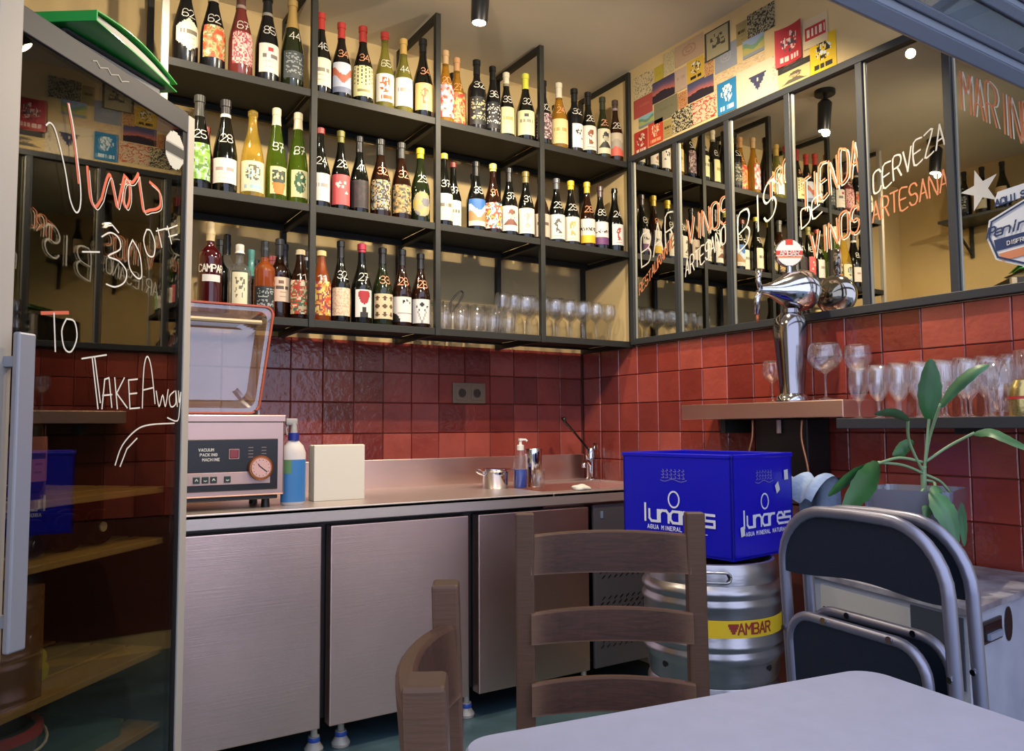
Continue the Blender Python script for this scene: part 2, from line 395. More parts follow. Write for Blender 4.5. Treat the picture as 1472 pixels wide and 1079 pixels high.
m_pine = wood_mat('raw_pine_board', '#8e6a35', '#b8924f', sc_=(3, 24, 24), wear='#c8a76a', wamt=.4, rough=.7)
G = {'dark': mat('dark_bottle_glass', '#0b0d09', .07, coat=.5), 'black': mat('matt_black_bottle', '#0e0f12', .22),
     'olive': mat('olive_bottle_glass', '#1c2410', .06, coat=.5), 'brown': mat('brown_bottle_glass', '#241006', .06, coat=.5),
     'red': mat('rose_bottle', '#6e2f2a', .1, coat=.4), 'plum': mat('red_liqueur', '#3c0a10', .06, coat=.5),
     'green': glassy('green_glass', (.30, .42, .06), diff=.35, dcol=lin('#5f7a1e')), 'amber': glassy('amber_glass', (.75, .52, .12), diff=.35, dcol=lin('#c08e2a')),
     'clear': glassy('clear_glass', (.93, .94, .92), diff=.04), 'lime': glassy('pale_wine_glass', (.60, .60, .22), diff=.4, dcol=lin('#8f8a3a')),
     'orange': glassy('orange_glass', (.6, .2, .03), diff=.5, dcol=lin('#a8511c')), 'white': glassy('yellow_wine_clear', (.92, .82, .42), diff=.25, dcol=lin('#d8b54a'))}
m_glass = glassy('drinking_glass', (.97, .97, .97), base=.08, diff=.012)

# ------------------------------------------------------------ room
XR, YB, XL, ZC = 2.63, 3.42, -0.5, 2.985
fl = MB().box(-4, 5, -5, 3.6, -.05, 0).obj('floor', m_floor); fl['kind'] = 'structure'
ce = MB().box(XL - .1, XR + .1, 0.98, YB + .1, ZC, ZC + .1).obj('ceiling', m_ceil); ce['kind'] = 'structure'
MB().box(.9, 2.6, 2.02, 2.026, ZC - .004, ZC + .001).obj('ceiling_joint', m_ceil, ce)
wb = setting('wall_back'); MB().box(XL - .1, XR + .1, YB, YB + .1, 0, ZC).obj('plaster', m_wall, wb)
wr = setting('wall_right'); MB().box(XR, XR + .1, -1.2, YB, 0, 3.3).obj('plaster', m_wall, wr)
wl = setting('wall_left'); MB().box(XL - .1, XL, 1.0, YB, 0, ZC).obj('plaster', m_wall, wl)
T = .1455
MB().box(XL, XR, YB - .003, YB, .55, 1.548).obj('tile_grout', mat('dark_grout', '#5d2a20', .8), wb)
MB().box(XR - .003, XR, .55, YB, .1, 1.553).obj('tile_grout', MATS['dark_grout'], wr)
tile_me = []
for k in range(4):
    bm = bmesh.new(); bmesh.ops.create_cube(bm, size=1)
    for q in bm.verts: q.co = Vector((q.co.x * (T - .0025), q.co.y * .009, q.co.z * (T - .003)))
    bmesh.ops.bevel(bm, geom=[e for e in bm.edges if all(v.co.y < 0 for v in e.verts)], offset=.003, segments=1, affect='EDGES')
    rr = random.Random(k)
    me = bpy.data.meshes.new('tile'); bm.to_mesh(me); bm.free(); me.materials.append(m_tile); tile_me.append(me)
nb = 0
for j in range(4):
    z = 1.552 - T * .985 * (j + .5)
    for i in range(16):
        x = 2.612 - T * (i + .5)
        o = bpy.data.objects.new('tile', tile_me[(i + j) % 4]); C.objects.link(o); o.parent = wb
        o.location = (x, YB - .0055 + random.uniform(-.0012, .0012), z); o.rotation_euler = (random.uniform(-.008, .008), random.uniform(-.004, .004), random.uniform(-.008, .008)); o.scale = (1, 1, .985)
for j in range(9):
    z = 1.552 - T * .985 * (j + .5)
    for i in range(-1, 18):
        y = 3.248 - T * (i + .5)
        if j > 5 and y > 1.7: continue
        o = bpy.data.objects.new('tile', tile_me[(i + j) % 4]); C.objects.link(o); o.parent = wr
        if i == -1: y = 3.328; 
        o.location = (XR - .0055 + random.uniform(-.0012, .0012), y, z); o.rotation_euler = (random.uniform(-.008, .008), random.uniform(-.004, .004), -PI / 2 + random.uniform(-.008, .008)); o.scale = (1, 1, .985)

# open folding shop window above the counter opening (one sash hanging raised towards the street)
aw = thing('folding_window', 'raised blue grey metal shop window sash overhead at upper right', 'window', (0, 1.0, 2.058))
m_aw = mat('blue_grey_metal', '#6a7386', .45, .2, bump=.05, bscale=60); m_aw2 = mat('light_blue_grey_metal', '#a9b4c8', .4, .2)
m_pane = glassy('window_pane', (.55, .62, .72), diff=.35, dcol=lin('#7f8ea3'), base=.15)
ang = R_(52)
def awn(a0, a1, d0, d1, name, m):   # a along the sash, d thickness
    mb = MB().box(.25, 3.3, a0, a1, d0, d1, .003)
    mb.xf(lambda x, y, z: (x, -y * math.cos(ang) - z * math.sin(ang), y * math.sin(ang) - z * math.cos(ang)))
    return mb.obj(name, m, aw)
awn(0, .034, -.02, .02, 'bottom_rail', m_aw); awn(.034, .052, -.008, .012, 'glazing_bead', m_aw2); awn(.052, .070, -.02, .02, 'rail', m_aw)
awn(.070, .125, -.003, .003, 'pane', m_pane); awn(.125, .15, -.02, .02, 'rail', m_aw); awn(.15, .165, -.008, .012, 'glazing_bead', m_aw2); awn(.165, .19, -.02, .02, 'rail', m_aw)
awn(.19, .26, -.003, .003, 'pane', m_pane); awn(.26, .285, -.02, .02, 'rail', m_aw); awn(.285, .30, -.008, .012, 'glazing_bead', m_aw2); awn(.30, .42, -.02, .02, 'top_rail', m_aw)

# ------------------------------------------------------------ shelving unit
X0, S = .9664, .5528
ZS = [2.50, 2.034, 1.575]
su = thing('bottle_shelving', 'black iron shelving of three tiers and four bays on back wall', 'shelving', (0, 0, 0))
PX = [X0 + k * S for k in range(-1, 4)]
for x in PX:
    MB().box(x - .0125, x + .0125, 2.985, 3.01, 1.543, 2.974, .002).obj('front_post', m_iron if x != PX[0] else m_alu, su)
    MB().box(x - .0125, x + .0125, 3.385, 3.41, 1.543, 2.974, .002).obj('rear_post', m_iron, su)
    MB().box(x - .0125, x + .0125, 3.01, 3.385, 2.949, 2.974, .002).obj('top_bar', m_iron, su)
    for z in ZS: MB().box(x - .0125, x + .0125, 3.01, 3.385, z - .030, z - .0035, .002).obj('cross_bar', m_iron, su)
for k in range(4):
    for z in ZS:
        xa, xb = PX[k] + .013, PX[k + 1] - .013
        mb = MB().box(xa, xb, 2.998, 3.358, z - .003, z, .0005)
        mb.box(xa, xb, 2.990, 3.0, z - .030, z, .001); mb.box(xa, xb, 3.338, 3.358, z - (.030 if z > 1.7 else .012), z - .0035, .001)
        mb.obj('shelf_board', m_board, su)

# ------------------------------------------------------------ bottles
def profile(kind, h, R):
    if kind == 'burg': p = [(0, .006), (.5, .004), (.93, 0), (1, .02), (1, .40), (.97, .45), (.86, .52), (.68, .60), (.50, .68), (.39, .75), (.345, .82), (.33, .93), (.38, .935), (.38, .965), (.34, .97), (.34, 1), (0, 1)]
    if kind == 'champ': p = [(0, .006), (.5, .004), (.93, 0), (1, .02), (1, .38), (.98, .43), (.88, .52), (.70, .62), (.54, .71), (.43, .78), (.37, .86), (.36, .93), (.42, .94), (.42, .985), (.3, 1), (0, 1)]
    if kind == 'bord': p = [(0, .006), (.5, .004), (.93, 0), (1, .02), (1, .56), (.97, .60), (.82, .65), (.58, .69), (.42, .73), (.36, .78), (.345, .93), (.4, .935), (.4, .965), (.35, .97), (.35, 1), (0, 1)]
    if kind == 'rhine': p = [(0, .006), (.5, .004), (.95, 0), (1, .02), (1, .36), (.96, .42), (.82, .54), (.63, .66), (.47, .77), (.38, .86), (.35, .94), (.38, .945), (.38, .97), (.35, .975), (.35, 1), (0, 1)]
    if kind == 'beer': p = [(0, .006), (.5, .004), (.93, 0), (1, .02), (1, .50), (.95, .56), (.76, .66), (.55, .76), (.42, .86), (.38, .93), (.45, .935), (.45, .965), (.4, .97), (.4, .985), (0, .985)]
    if kind == 'spirit': p = [(0, .006), (.5, .004), (.96, 0), (1, .02), (1, .60), (.93, .66), (.62, .71), (.38, .74), (.34, .78), (.34, .86), (.4, .87), (.4, .9), (.34, .905), (.34, 1), (0, 1)]
    return [(a * R, b * h) for a, b in p]
def rad_at(pr, z):
    for (r0, z0), (r1, z1) in zip(pr[2:-1], pr[3:]):
        if z0 <= z <= z1 and z1 > z0: return r0 + (r1 - r0) * (z - z0) / (z1 - z0)
    return pr[-2][0]
m_paintnum = {'w': m_white, 'o': mat('apricot_paint_line', '#e9a077', .6)}
def bottle(x, y, z, h, kind, glass, cap, num, ncol, lab, desc, R=.0455, rz=None, group=None, cat='bottle'):
    pr = profile(kind, h, R)
    if rz is None: rz = -math.atan2(x, y) * .62 + random.uniform(-.10, .10)
    t = thing('wine_bottle', desc, cat, (x, y, z), rz, group)
    MB().lathe(pr, 20).obj('glass_body', G[glass], t, 'smooth')
    if cap:
        cc, top0 = cap[0], cap[1]; z0 = top0 * h
        cp = []
        for i in range(5):
            zz = z0 + (h * .93 - z0) * i / 4; cp.append((rad_at(pr, zz) + .0012, zz))
        r1 = rad_at(pr, h * .95) + .0016
        cp += [(r1, h * .935), (r1, h * 1.002), (r1 * .75, h * 1.012), (0, h * 1.014)]
        MB().lathe(cp, 16).obj('capsule', mat('capsule_' + cc, '#' + cc, .33, coat=.2), t, 'smooth')
        if len(cap) > 2:
            MB().lathe([(rad_at(pr, z0) + .0016, z0 - .001), (rad_at(pr, z0 + .012) + .0019, z0 + .012)], 16).obj('neck_band', mat('band_' + cap[2], '#' + cap[2], .4), t, 'smooth')
    if lab:
        kind_, cols, z0, z1, hw = lab[:5]; off = lab[5] if len(lab) > 5 else 0; shp = lab[6] if len(lab) > 6 else None
        hw = R_(hw)
        def fn(u, v):
            a = (u - .5) * 2 * hw + R_(off); zz = (z0 + (z1 - z0) * v) * h; r = rad_at(pr, zz) + .0007
            return (r * math.sin(a), -r * math.cos(a), zz)
        shape = {'hex': lambda u, v: abs(u - .5) < .5 and abs(v - .5) < .5 - max(0, abs(u - .5) - .0) * .55, 'disc': lambda u, v: (u - .5) ** 2 + (v - .5) ** 2 < .25, None: None}[shp]
        grid_print('label', art(kind_, cols, hash(desc) % 997 if False else sum(map(ord, desc)) % 997), fn, 18, 22, t, shape)
    if num:
        st, wdt = text_strokes(num, .8); H = .032; zc = .535 * h if kind != 'bord' else .585 * h
        if isinstance(ncol, tuple): ncol, zc = ncol[0], ncol[1] * h
        def fn2(u, v):
            zz = zc + v; r = rad_at(pr, zz) + .0010; a = u / max(R * .82, .02) + R_(8)
            return (r * math.sin(a), -r * math.cos(a), zz)
        rj = random.Random(int(x * 1000)); sl = rj.uniform(-.1, .25)
        st = [[((a - wdt / 2 + sl * b * .3) * H, b * H) for a, b in s_] for s_ in st]
        ribbon(st, .0030, fn2, 'price_number', m_paintnum[ncol], t, 2)
    return t
BK, RD, YL = ('15171a', .80), ('b33a35', .80), ('e0c51e', .87)
CR, W_, PK = '#e6dcc0', '#ebe6dd', '#e9cfc6'
top = 'on the top shelf'; mid = 'on the middle shelf'; low = 'on the bottom shelf'
Y1 = 3.055
ROW = {0: [
 (.492, .335, 'champ', 'black', ('1b1c20', .78), '62', 'w', ('plain', ['#ddd6bb', '#6d6a58'], .15, .52, 62, 10, 'hex'), 'black sparkling bottle with cream hexagonal label, marked 62'),
 (.590, .345, 'champ', 'black', ('2a2c33', .80, 'b6a68a'), '62', 'w', ('blob', ['#c8502f', '#e2764a', '#e8a070', '#7b8a4a', '#efcfae'], .13, .50, 58, 10), 'black sparkling bottle with orange painted label, marked 62'),
 (.693, .350, 'champ', 'red', ('5a3a33', .80, '9a8a80'), '67', 'w', ('fine', ['#b03a50', '#d9a49c', '#e6c0b4', '#9a5a60'], .13, .50, 58, 10), 'rosé sparkling bottle with pink patterned label, marked 67'),
 (.795, .365, 'champ', 'black', ('16181c', .76, '8f8a80'), '85', 'w', ('plain', ['#e4ddcf', '#77706a', '#b23a3a'], .10, .42, 58, 10), 'black sparkling bottle with cream label and red crest, marked 85'),
 (.895, .372, 'champ', 'olive', ('a98c52', .68), '44', 'w', ('script', ['#3d4446', '#8f9696'], .10, .40, 60, 6), 'green sparkling bottle with gold foil and slate label, marked 44'),
 (1.014, .355, 'burg', 'dark', RD, '46', 'w', ('plain', [CR, '#8a8270'], .10, .43, 60), 'dark bottle with red capsule and plain cream label, marked 46'),
 (1.101, .337, 'burg', 'dark', RD, '34', 'o', ('hills', ['#c9ccd6', '#b0604a', '#aab3c8', '#6d7690'], .08, .46, 60), 'dark bottle with red capsule and painted desert label, marked 34'),
 (1.196, .348, 'burg', 'dark', RD, '34', 'o', ('spots', ['#ddd49a', '#1c1c16', '#8a8256'], .09, .47, 62), 'dark bottle with red capsule and black-spotted cream label, marked 34'),
 (1.295, .350, 'burg', 'lime', ('b33a35', .90), '65', 'w', ('logo', [W_, '#d05a2a', '#cf4a20'], .09, .44, 58), 'pale green bottle with red wax and orange fox-like label, marked 65'),
 (1.383, .343, 'burg', 'lime', ('c2a05a', .80), '44', 'w', ('plain', [W_, '#9a958c'], .09, .46, 58), 'pale green bottle with gold capsule and white label, marked 44'),
 (1.477, .368, 'burg', 'dark', ('15171a', .84), '34', 'o', ('figure', ['#e2b878', '#8e5a34'], .09, .42, 58), 'dark bottle with black capsule and orange-cream label, marked 34'),
 (1.590, .345, 'burg', 'amber', ('c9a77c', .82), '20', 'o', ('blob', ['#c33a34', '#e08c80', '#8fa6c8', '#e8d6c8'], .08, .52, 62), 'amber bottle half behind second post, red and blue label, 20'),
 (1.665, .343, 'burg', 'amber', ('c99a6c', .82), '27', 'o', ('blob', ['#c8382c', '#e0704a', '#e8b060', '#d8504a'], .08, .50, 62), 'amber bottle with peach capsule and red-orange print label, marked 27'),
 (1.752, .342, 'bord', 'black', BK, '32', 'w', ('script', ['#1d1f22', '#a8a27a'], .08, .46, 62), 'slender black bottle with black capsule and script label, marked 32'),
 (1.838, .333, 'burg', 'black', BK, '36', 'w', ('script', ['#17191c', '#b9b9b4'], .08, .46, 62), 'black bottle with white scribbled black label, marked 36'),
 (1.919, .326, 'burg', 'dark', ('d8cfb4', .80, '8a8270'), '39', 'w', ('plain', ['#dcd49c', '#a39a60'], .07, .46, 60), 'dark bottle with cream capsule and pale yellow label, marked 39'),
 (2.022, .341, 'burg', 'dark', ('cfd04a', .78), '32', 'w', ('plain', ['#dcd8a6', '#8a8a70', '#44443a'], .09, .44, 62), 'dark bottle with lime yellow capsule and pale label, marked 32'),
 (2.125, .333, 'burg', 'dark', BK, '32', 'w', ('fine', ['#3a2a2c', '#b8a0a0', '#6a4448'], .10, .48, 58), 'dark bottle beside third post with lacy label, marked 32'),
 (2.220, .343, 'burg', 'amber', ('d9d0b8', .78), '24', 'o', ('plain', ['#dcc78c', '#b09858'], .08, .44, 62), 'gold bottle with white capsule and cream label, marked 24'),
 (2.315, .336, 'bord', 'black', BK, '32', 'w', ('holes', [W_, '#33312e'], .08, .44, 48, 16), 'black bottle with white label of small dark holes, marked 32'),
 (2.402, .338, 'burg', 'dark', BK, '26', 'w', ('figure', ['#dcd6c8', '#8a4a2c'], .09, .46, 60), 'dark bottle with thin brown figure on white label, marked 26'),
 (2.496, .334, 'burg', 'olive', ('33362a', .80), '25', 'o', ('face', ['#ccc5a6', '#2a2a24'], .09, .48, 60), 'dark green bottle with portrait sketch label, marked 25'),
 (2.580, .336, 'burg', 'brown', ('4a3a38', .84, '8a7a80'), '28', 'w', ('bands', ['#b4a890', '#9a9080', '#c25a4a'], .10, .46, 60), 'rightmost bottle of the top shelf, grey and red label, marked 28')],
 1: [
 (.548, .365, 'champ', 'dark', ('3a3c38', .78), '25', 'w', ('blob', ['#6b9a34', '#8fc04a', '#a8d0b8', '#58802c'], .10, .48, 62), 'dark bottle with leafy green label beside the fridge, marked 25'),
 (.643, .368, 'champ', 'dark', ('2e2c30', .82, 'd8d4cc'), '28', 'w', ('plain', ['#e6dad0', '#b09a94'], .10, .36, 66), 'dark sparkling bottle with grey cap and pinkish white label, marked 28'),
 (.745, .352, 'champ', 'white', None, '', 'w', ('logo', ['#e2dcb4', '#9ab8c8', '#5f5a48'], .06, .40, 66), 'clear bottle of yellow wine with silver neck and pale blue label'),
 (.837, .378, 'rhine', 'green', ('d9cfae', .82), '37', 'w', ('leaf', ['#dcd09a', '#38463a', '#cf7a2a'], .07, .36, 48, 10), 'tall green bottle with cream cap and orange label, marked 37'),
 (.923, .378, 'rhine', 'green', ('d9cfae', .82), '37', 'w', ('trees', ['#d8cf9c', '#2c5a3e'], .07, .36, 50, 10), 'tall green bottle with cream cap and green tree label, marked 37'),
 (1.016, .335, 'burg', 'dark', ('8e2f2a', .97), '24', 'w', ('plain', ['#e6dcd4', '#a09890'], .08, .42, 60), 'dark bottle beside first post with pale pink label, marked 24'),
 (1.102, .340, 'burg', 'dark', ('7d7a3a', .86), '29', 'w', ('holes', ['#d8585a', '#f0d8c8'], .07, .44, 62), 'dark bottle with bright coral pink label, marked 29'),
 (1.184, .333, 'burg', 'dark', BK, '41', 'w', ('frame', ['#2b2326', '#332a2c', '#3a2a30'], .07, .42, 62), 'dark bottle with plum-black label, marked 41'),
 (1.278, .339, 'burg', 'brown', ('2a2c2c', .80), '32', 'o', ('fine', ['#4a3828', '#c8a468', '#8a9aa0', '#2c2420'], .08, .46, 62), 'dark bottle with busy gold pattern label, marked 32'),
 (1.375, .343, 'burg', 'brown', ('3a3c3a', .80), '32', 'o', ('blob', ['#4c4a44', '#8a7a58', '#c8a060', '#383834'], .08, .44, 62), 'dark bottle with tawny swirl label, marked 32'),
 (1.465, .335, 'burg', 'olive', YL, '29', 'w', ('disc', ['#8c8a8c', '#c8b03c', '#76767c'], .08, .40, 56, 0, 'disc'), 'dark green bottle with yellow wax and round moon label, marked 29'),
 (1.583, .334, 'burg', 'dark', ('cfb23a', .96), '37', 'w', ('plain', [CR, '#7a7468'], .08, .44, 60), 'dark bottle behind second post with yellow top, marked 37'),
 (1.652, .318, 'burg', 'dark', ('6a2a24', .97), '37', 'w', ('plain', ['#e2dac4', '#6a665c'], .07, .43, 60), 'dark bottle with lettered cream label, marked 37'),
 (1.747, .326, 'burg', 'dark', BK, '39', 'w', ('hills', ['#3c6fb4', '#b8cde0', '#b08a5c', '#d8d0c0'], .07, .45, 62), 'dark bottle with blue sky label, marked 39'),
 (1.838, .332, 'burg', 'brown', ('d0cc6a', .90), '91', 'o', ('blob', ['#e0b83c', '#d8553a', '#e8e0d0', '#5a7a8c'], .07, .43, 62), 'dark bottle with pale yellow wax and colourful landscape label, marked 91'),
 (1.926, .328, 'burg', 'dark', BK, '37', 'w', ('face', ['#e2dccc', '#7a4a38'], .07, .43, 60), 'dark bottle with small brown figure on cream label, marked 37'),
 (2.020, .327, 'burg', 'dark', ('7a6a34', .84), '31', 'w', ('figure', ['#dfdac8', '#a09a88'], .07, .44, 60), 'dark bottle with gold neck and line drawing label, marked 31'),
 (2.108, .309, 'burg', 'brown', BK, '', 'o', ('plain', ['#d8c4ac', '#6a5a48'], .06, .42, 60), 'brown bottle half hidden by third post, pale label'),
 (2.200, .324, 'burg', 'dark', ('55565a', .84), '29', 'w', ('figure', ['#e2dccb', '#55504a'], .06, .43, 62), 'dark bottle with grey capsule and tower sketch label, marked 29'),
 (2.288, .327, 'burg', 'dark', YL, '29', 'w', ('figure', ['#dfd8c4', '#b09a50'], .06, .43, 58), 'dark bottle with yellow wax and ochre sketch label, marked 29'),
 (2.389, .337, 'burg', 'brown', ('dcbc28', .84), '28', 'o', ('lowband', ['#e8dfcc', '#3a3430', '#e0b82a'], .07, .43, 60), 'dark bottle with yellow wax and yellow-banded label, marked 28'),
 (2.474, .329, 'burg', 'dark', ('4a3838', .84), '89', 'w', ('lowband', ['#e4dcd2', '#3a3430', '#6a3a6c'], .08, .43, 60), 'dark bottle with purple-banded white label, marked 89'),
 (2.568, .336, 'burg', 'dark', None, '24', 'w', ('figure', ['#dcd8d0', '#a8403a'], .10, .42, 44, 8), 'rightmost bottle of the middle shelf, small white label, marked 24')],
 2: [
 (.596, .346, 'spirit', 'plum', ('c9b48a', .80), '', 'w', None, 'tall red bitter bottle with white lettering and tan foil neck'),
 (.704, .274, 'spirit', 'clear', ('dcd8cc', .88), '', 'w', ('frame', ['#ddd4b4', '#2f3a34', '#6a6c5c'], .10, .62, 44), 'square clear gin bottle with ornate cream label and white cap'),
 (.799, .299, 'spirit', 'orange', ('2a2e30', .80), '', 'w', ('script', ['#20262a', '#9aa0a0'], .08, .40, 58), 'orange liqueur bottle with grey cap and dark label'),
 (.868, .325, 'bord', 'brown', ('3c3e40', .80), '', 'w', ('plain', ['#e2c8ae', '#5a5048', '#7a5a4a'], .22, .52, 66), 'brownish bottle with grey cap and pink-cream handwritten label'),
 (.940, .282, 'beer', 'brown', ('d8c8a0', .93), '11', 'w', ('blob', ['#b8402c', '#c8b890', '#4a6a4a', '#d84a2a', '#e8d8b8'], .08, .56, 66), 'small dark beer bottle with red comic label beside first post'),
 (1.025, .287, 'beer', 'orange', ('dcc88a', .93), '11', 'w', ('blob', ['#c84a30', '#e0a844', '#8c3a50', '#e8d070'], .08, .56, 66), 'small amber beer bottle with yellow comic label, marked 11'),
 (1.106, .337, 'burg', 'dark', BK, '32', 'w', ('fine', ['#dfc09a', '#dcc8aa', '#c8a88a', '#e4d0b4'], .08, .42, 62), 'dark bottle with pale peach label, marked 32'),
 (1.197, .336, 'burg', 'dark', ('b8324a', .90), '27', 'w', ('heart', ['#e6e0d6', '#a82a30', '#2a2826'], .08, .42, 48, 6), 'dark bottle with dotted red wrap and red heart label, marked 27'),
 (1.290, .330, 'burg', 'olive', BK, '33', 'o', ('ovals', ['#d9c49c', '#5e4428'], .08, .40, 62), 'dark bottle with brown ovals on tan label, marked 33'),
 (1.380, .334, 'burg', 'brown', BK, '28', 'o', ('curve', ['#e2dcd4', '#1f1e1e'], .06, .38, 62), 'dark bottle with black curve on white label, marked 28'),
 (1.468, .326, 'burg', 'brown', BK, '28', 'o', ('dotrow', ['#dcd8d2', '#1f1f22'], .06, .38, 60), 'dark bottle with black dots on white label, marked 28')]}
names = [top, mid, low]
for k, row in ROW.items():
    prev = None
    for (x, h, kind, g, cap, num, nc, lab, desc) in row:
        sp = kind in ('spirit', 'beer'); R = .0455 * (1.0 if not sp else (.95 if kind == 'spirit' else .92))
        d = desc if 'shelf' in desc else desc + ', ' + names[k]
        gaps = [abs(q[0] - x) for q in row if q[0] != x]; R = min(R, max(.0400, min(gaps) / 2 - .0008)); yy = Y1
        if prev and x - prev[0] < R + prev[2] + .001:
            need = math.sqrt((R + prev[2] + .0015) ** 2 - (x - prev[0]) ** 2)
            yy = prev[1] + need if prev[1] < Y1 + .015 else max(Y1 - .008, prev[1] - need)
        prev = (x, yy, R)
        b = bottle(x, yy, ZS[k] + .0005, h, kind, g, cap, num, nc, lab, d, R, None, 'bottles ' + names[k])
        if 'bitter' in desc:
            st, wd = text_strokes('CAMPARI', .82); pr = profile(kind, h, R)
            f = lambda u, v: ((R + .001) * math.sin(u / R), -(R + .001) * math.cos(u / R), v)
            ribbon([[((a - wd * .42) * .021, .155 + b_ * .026) for a, b_ in s_] for s_ in st], .0042, f, 'lettering', m_white, b, 2)
            grid_print('label', lambda u, v: lin('#d8d6d4'), lambda u, v: ((R + .0008) * math.sin((u - .45) * 1.6), -(R + .0008) * math.cos((u - .45) * 1.6), .118 + v * .026), 6, 1, b)
# second row, only necks and shoulders showing
BACK = [(0, .735 + .97, 3.20, .325, 'bord', 'black', BK, None, 'matt black bottle behind the bottles marked 27 and 32'),
 (0, 2.30, 3.20, .30, 'burg', 'dark', BK, None, 'black bottle tucked behind the bottle with white hole label'),
 (1, .60, 3.19, .30, 'burg', 'red', ('b0403a', .6), None, 'reddish bottle behind leafy green label bottle'),
 (1, 1.80, 3.17, .31, 'bord', 'dark', BK, None, 'black bottle behind blue sky label bottle'),
 (1, 2.385, 3.19, .30, 'burg', 'black', ('6f7072', .72), None, 'bottle with silver grey foil behind the yellow wax bottles'),
 (2, .655, 3.17, .31, 'bord', 'dark', BK, None, 'black bottle behind the red bitter bottle'),
 (2, .700, 3.255, .355, 'spirit', 'clear', ('15171a', .78), None, 'clear bottle with tall black cap behind the gin bottle'),
 (2, .775, 3.17, .285, 'spirit', 'clear', ('5fa39c', .62), None, 'bottle with teal wrapped neck behind the gin bottle'),
 (2, .815, 3.26, .265, 'bord', 'black', BK, ('plain', ['#c8ccc8', '#55585a'], .70, .84, 30), 'short black bottle with pale neck tag behind orange liqueur'),
 (2, .858, 3.17, .27, 'bord', 'orange', ('c86a6a', .68), None, 'bottle with pink wrapped neck behind orange liqueur'),
 (2, .935, 3.26, .345, 'bord', 'dark', ('2a2c30', .74), None, 'tall dark bottle behind the pink-cream label bottle'),
 (2, .998, 3.17, .305, 'bord', 'dark', ('2e2330', .88, 'c8c8d0'), None, 'bottle with purple black cap behind the small beers')]
for (k, x, y, h, kind, g, cap, lab, desc) in BACK:
    bottle(x, y, ZS[k] + .0005, h, kind, g, cap, '', 'w', lab, desc + ', ' + ['top', 'middle', 'bottom'][k] + ' shelf', .037, None, 'bottles standing in the second row')

# ------------------------------------------------------------ drinking glasses
def wine_prof(h, r, bowl=.5):
    s = h * (1 - bowl)
    return [(0, .001), (r * .8, .001), (r * .82, .003), (r * .3, .007), (.0045, .014), (.004, s * .5), (.005, s * .93), (r * .35, s * 1.03), (r * .75, s + h * bowl * .18), (r * .98, s + h * bowl * .42), (r, s + h * bowl * .6), (r * .93, s + h * bowl * .85), (r * .84, h), (r * .815, h), (r * .9, s + h * bowl * .85), (r * .96, s + h * bowl * .55), (r * .7, s + h * bowl * .2), (0, s * 1.05)]
def tumb_prof(h, r): return [(0, 0), (r * .82, 0), (r * .86, .003), (r * .95, h * .5), (r, h), (r * .96, h), (r * .9, h * .5), (r * .8, h * .12), (0, h * .1)]
GM = {}
def gl(kind, h, r):
    k = (kind, h, r)
    if k not in GM:
        mb = MB().lathe(wine_prof(h, r, .66) if kind == 'v' else wine_prof(h, r) if kind == 'w' else tumb_prof(h, r), 22); me = mb.mesh('drinking_glass'); me.materials.append(m_glass)
        for p in me.polygons: p.use_smooth = True
        GM[k] = me
    return GM[k]
def put_glass(kind, h, r, x, y, z, label, group):
    o = bpy.data.objects.new('wine_glass' if kind in 'wv' else 'tumbler', gl(kind, h, r)); C.objects.link(o); o.location = (x, y, z)
    return tag(o, label, 'glass', group)
zb = ZS[2] + .0005
ORD = ['first', 'second', 'third', 'fourth', 'fifth', 'sixth', 'seventh', 'eighth', 'ninth', 'tenth']
ROWN = ['front', 'middle', 'back']
for i in range(5):
    for j in range(3):
        put_glass('t', [.125, .145, .135][j], .037, 1.590 + i * .084 + j * .008, 3.065 + j * .095, zb, f'clear tumbler on bottom shelf, {ROWN[j]} row, {ORD[i]} from the second post', 'tumblers on the bottom shelf')
for i in range(7):
    for j in range(3):
        x = 2.018 + i * .085
        if abs(x - PX[3]) < .05 and j == 0 or x > 2.56: continue
        put_glass('w', [.19, .215, .235][j], .040, x, 3.065 + j * .10, zb, f'stemmed glass on bottom shelf, {ROWN[j]} row, {ORD[i]} after the tumblers', 'stemmed glasses on the bottom shelf')
tn = thing('bar_tongs', 'dark curved bar tongs sticking up among the tumblers', 'tongs', (1.655, 3.13, zb))
for s in (-1, 1): MB().tube(smoothpath([(0, 0, .09), (.02 + .02 * s, 0, .14), (.05 + .015 * s, 0, .185), (.055, 0, .20)]), .004, 6).obj('arm', m_dark, tn, 'all')

# ------------------------------------------------------------ mirror with metal frame
ZM0, ZM1, YM = 1.555, 2.519, [2.966 - .3195 * k for k in range(0, 9)]
mi = thing('wall_mirror', 'long framed mirror of tall panes with handwritten words, right wall', 'mirror', (0, 0, 0))
m_mir = mat('mirror_silver', '#ccc9bd', .012, 1.0)
for k in range(8):
    MB().box(2.612, 2.617, YM[k + 1], YM[k], ZM0 + .01, ZM1 - .01).obj('mirror_pane', m_mir, mi)
for k in range(9):
    MB().box(2.596, 2.625, YM[k] - .014, YM[k] + .014, ZM0, ZM1, .002).obj('mullion', m_frame, mi)
    if k < 8:
        MB().box(2.607, 2.613, YM[k] - .022, YM[k] - .0145, ZM0 + .02, ZM1 - .02, .001).obj('glazing_strip', m_edge, mi)
MB().box(2.594, 2.625, YM[8], YM[0] + .01, ZM1 - .030, ZM1, .002).obj('top_rail', m_frame, mi)
MB().box(2.594, 2.625, YM[8], YM[0] + .01, ZM0, ZM0 + .030, .002).obj('bottom_rail', m_frame, mi)
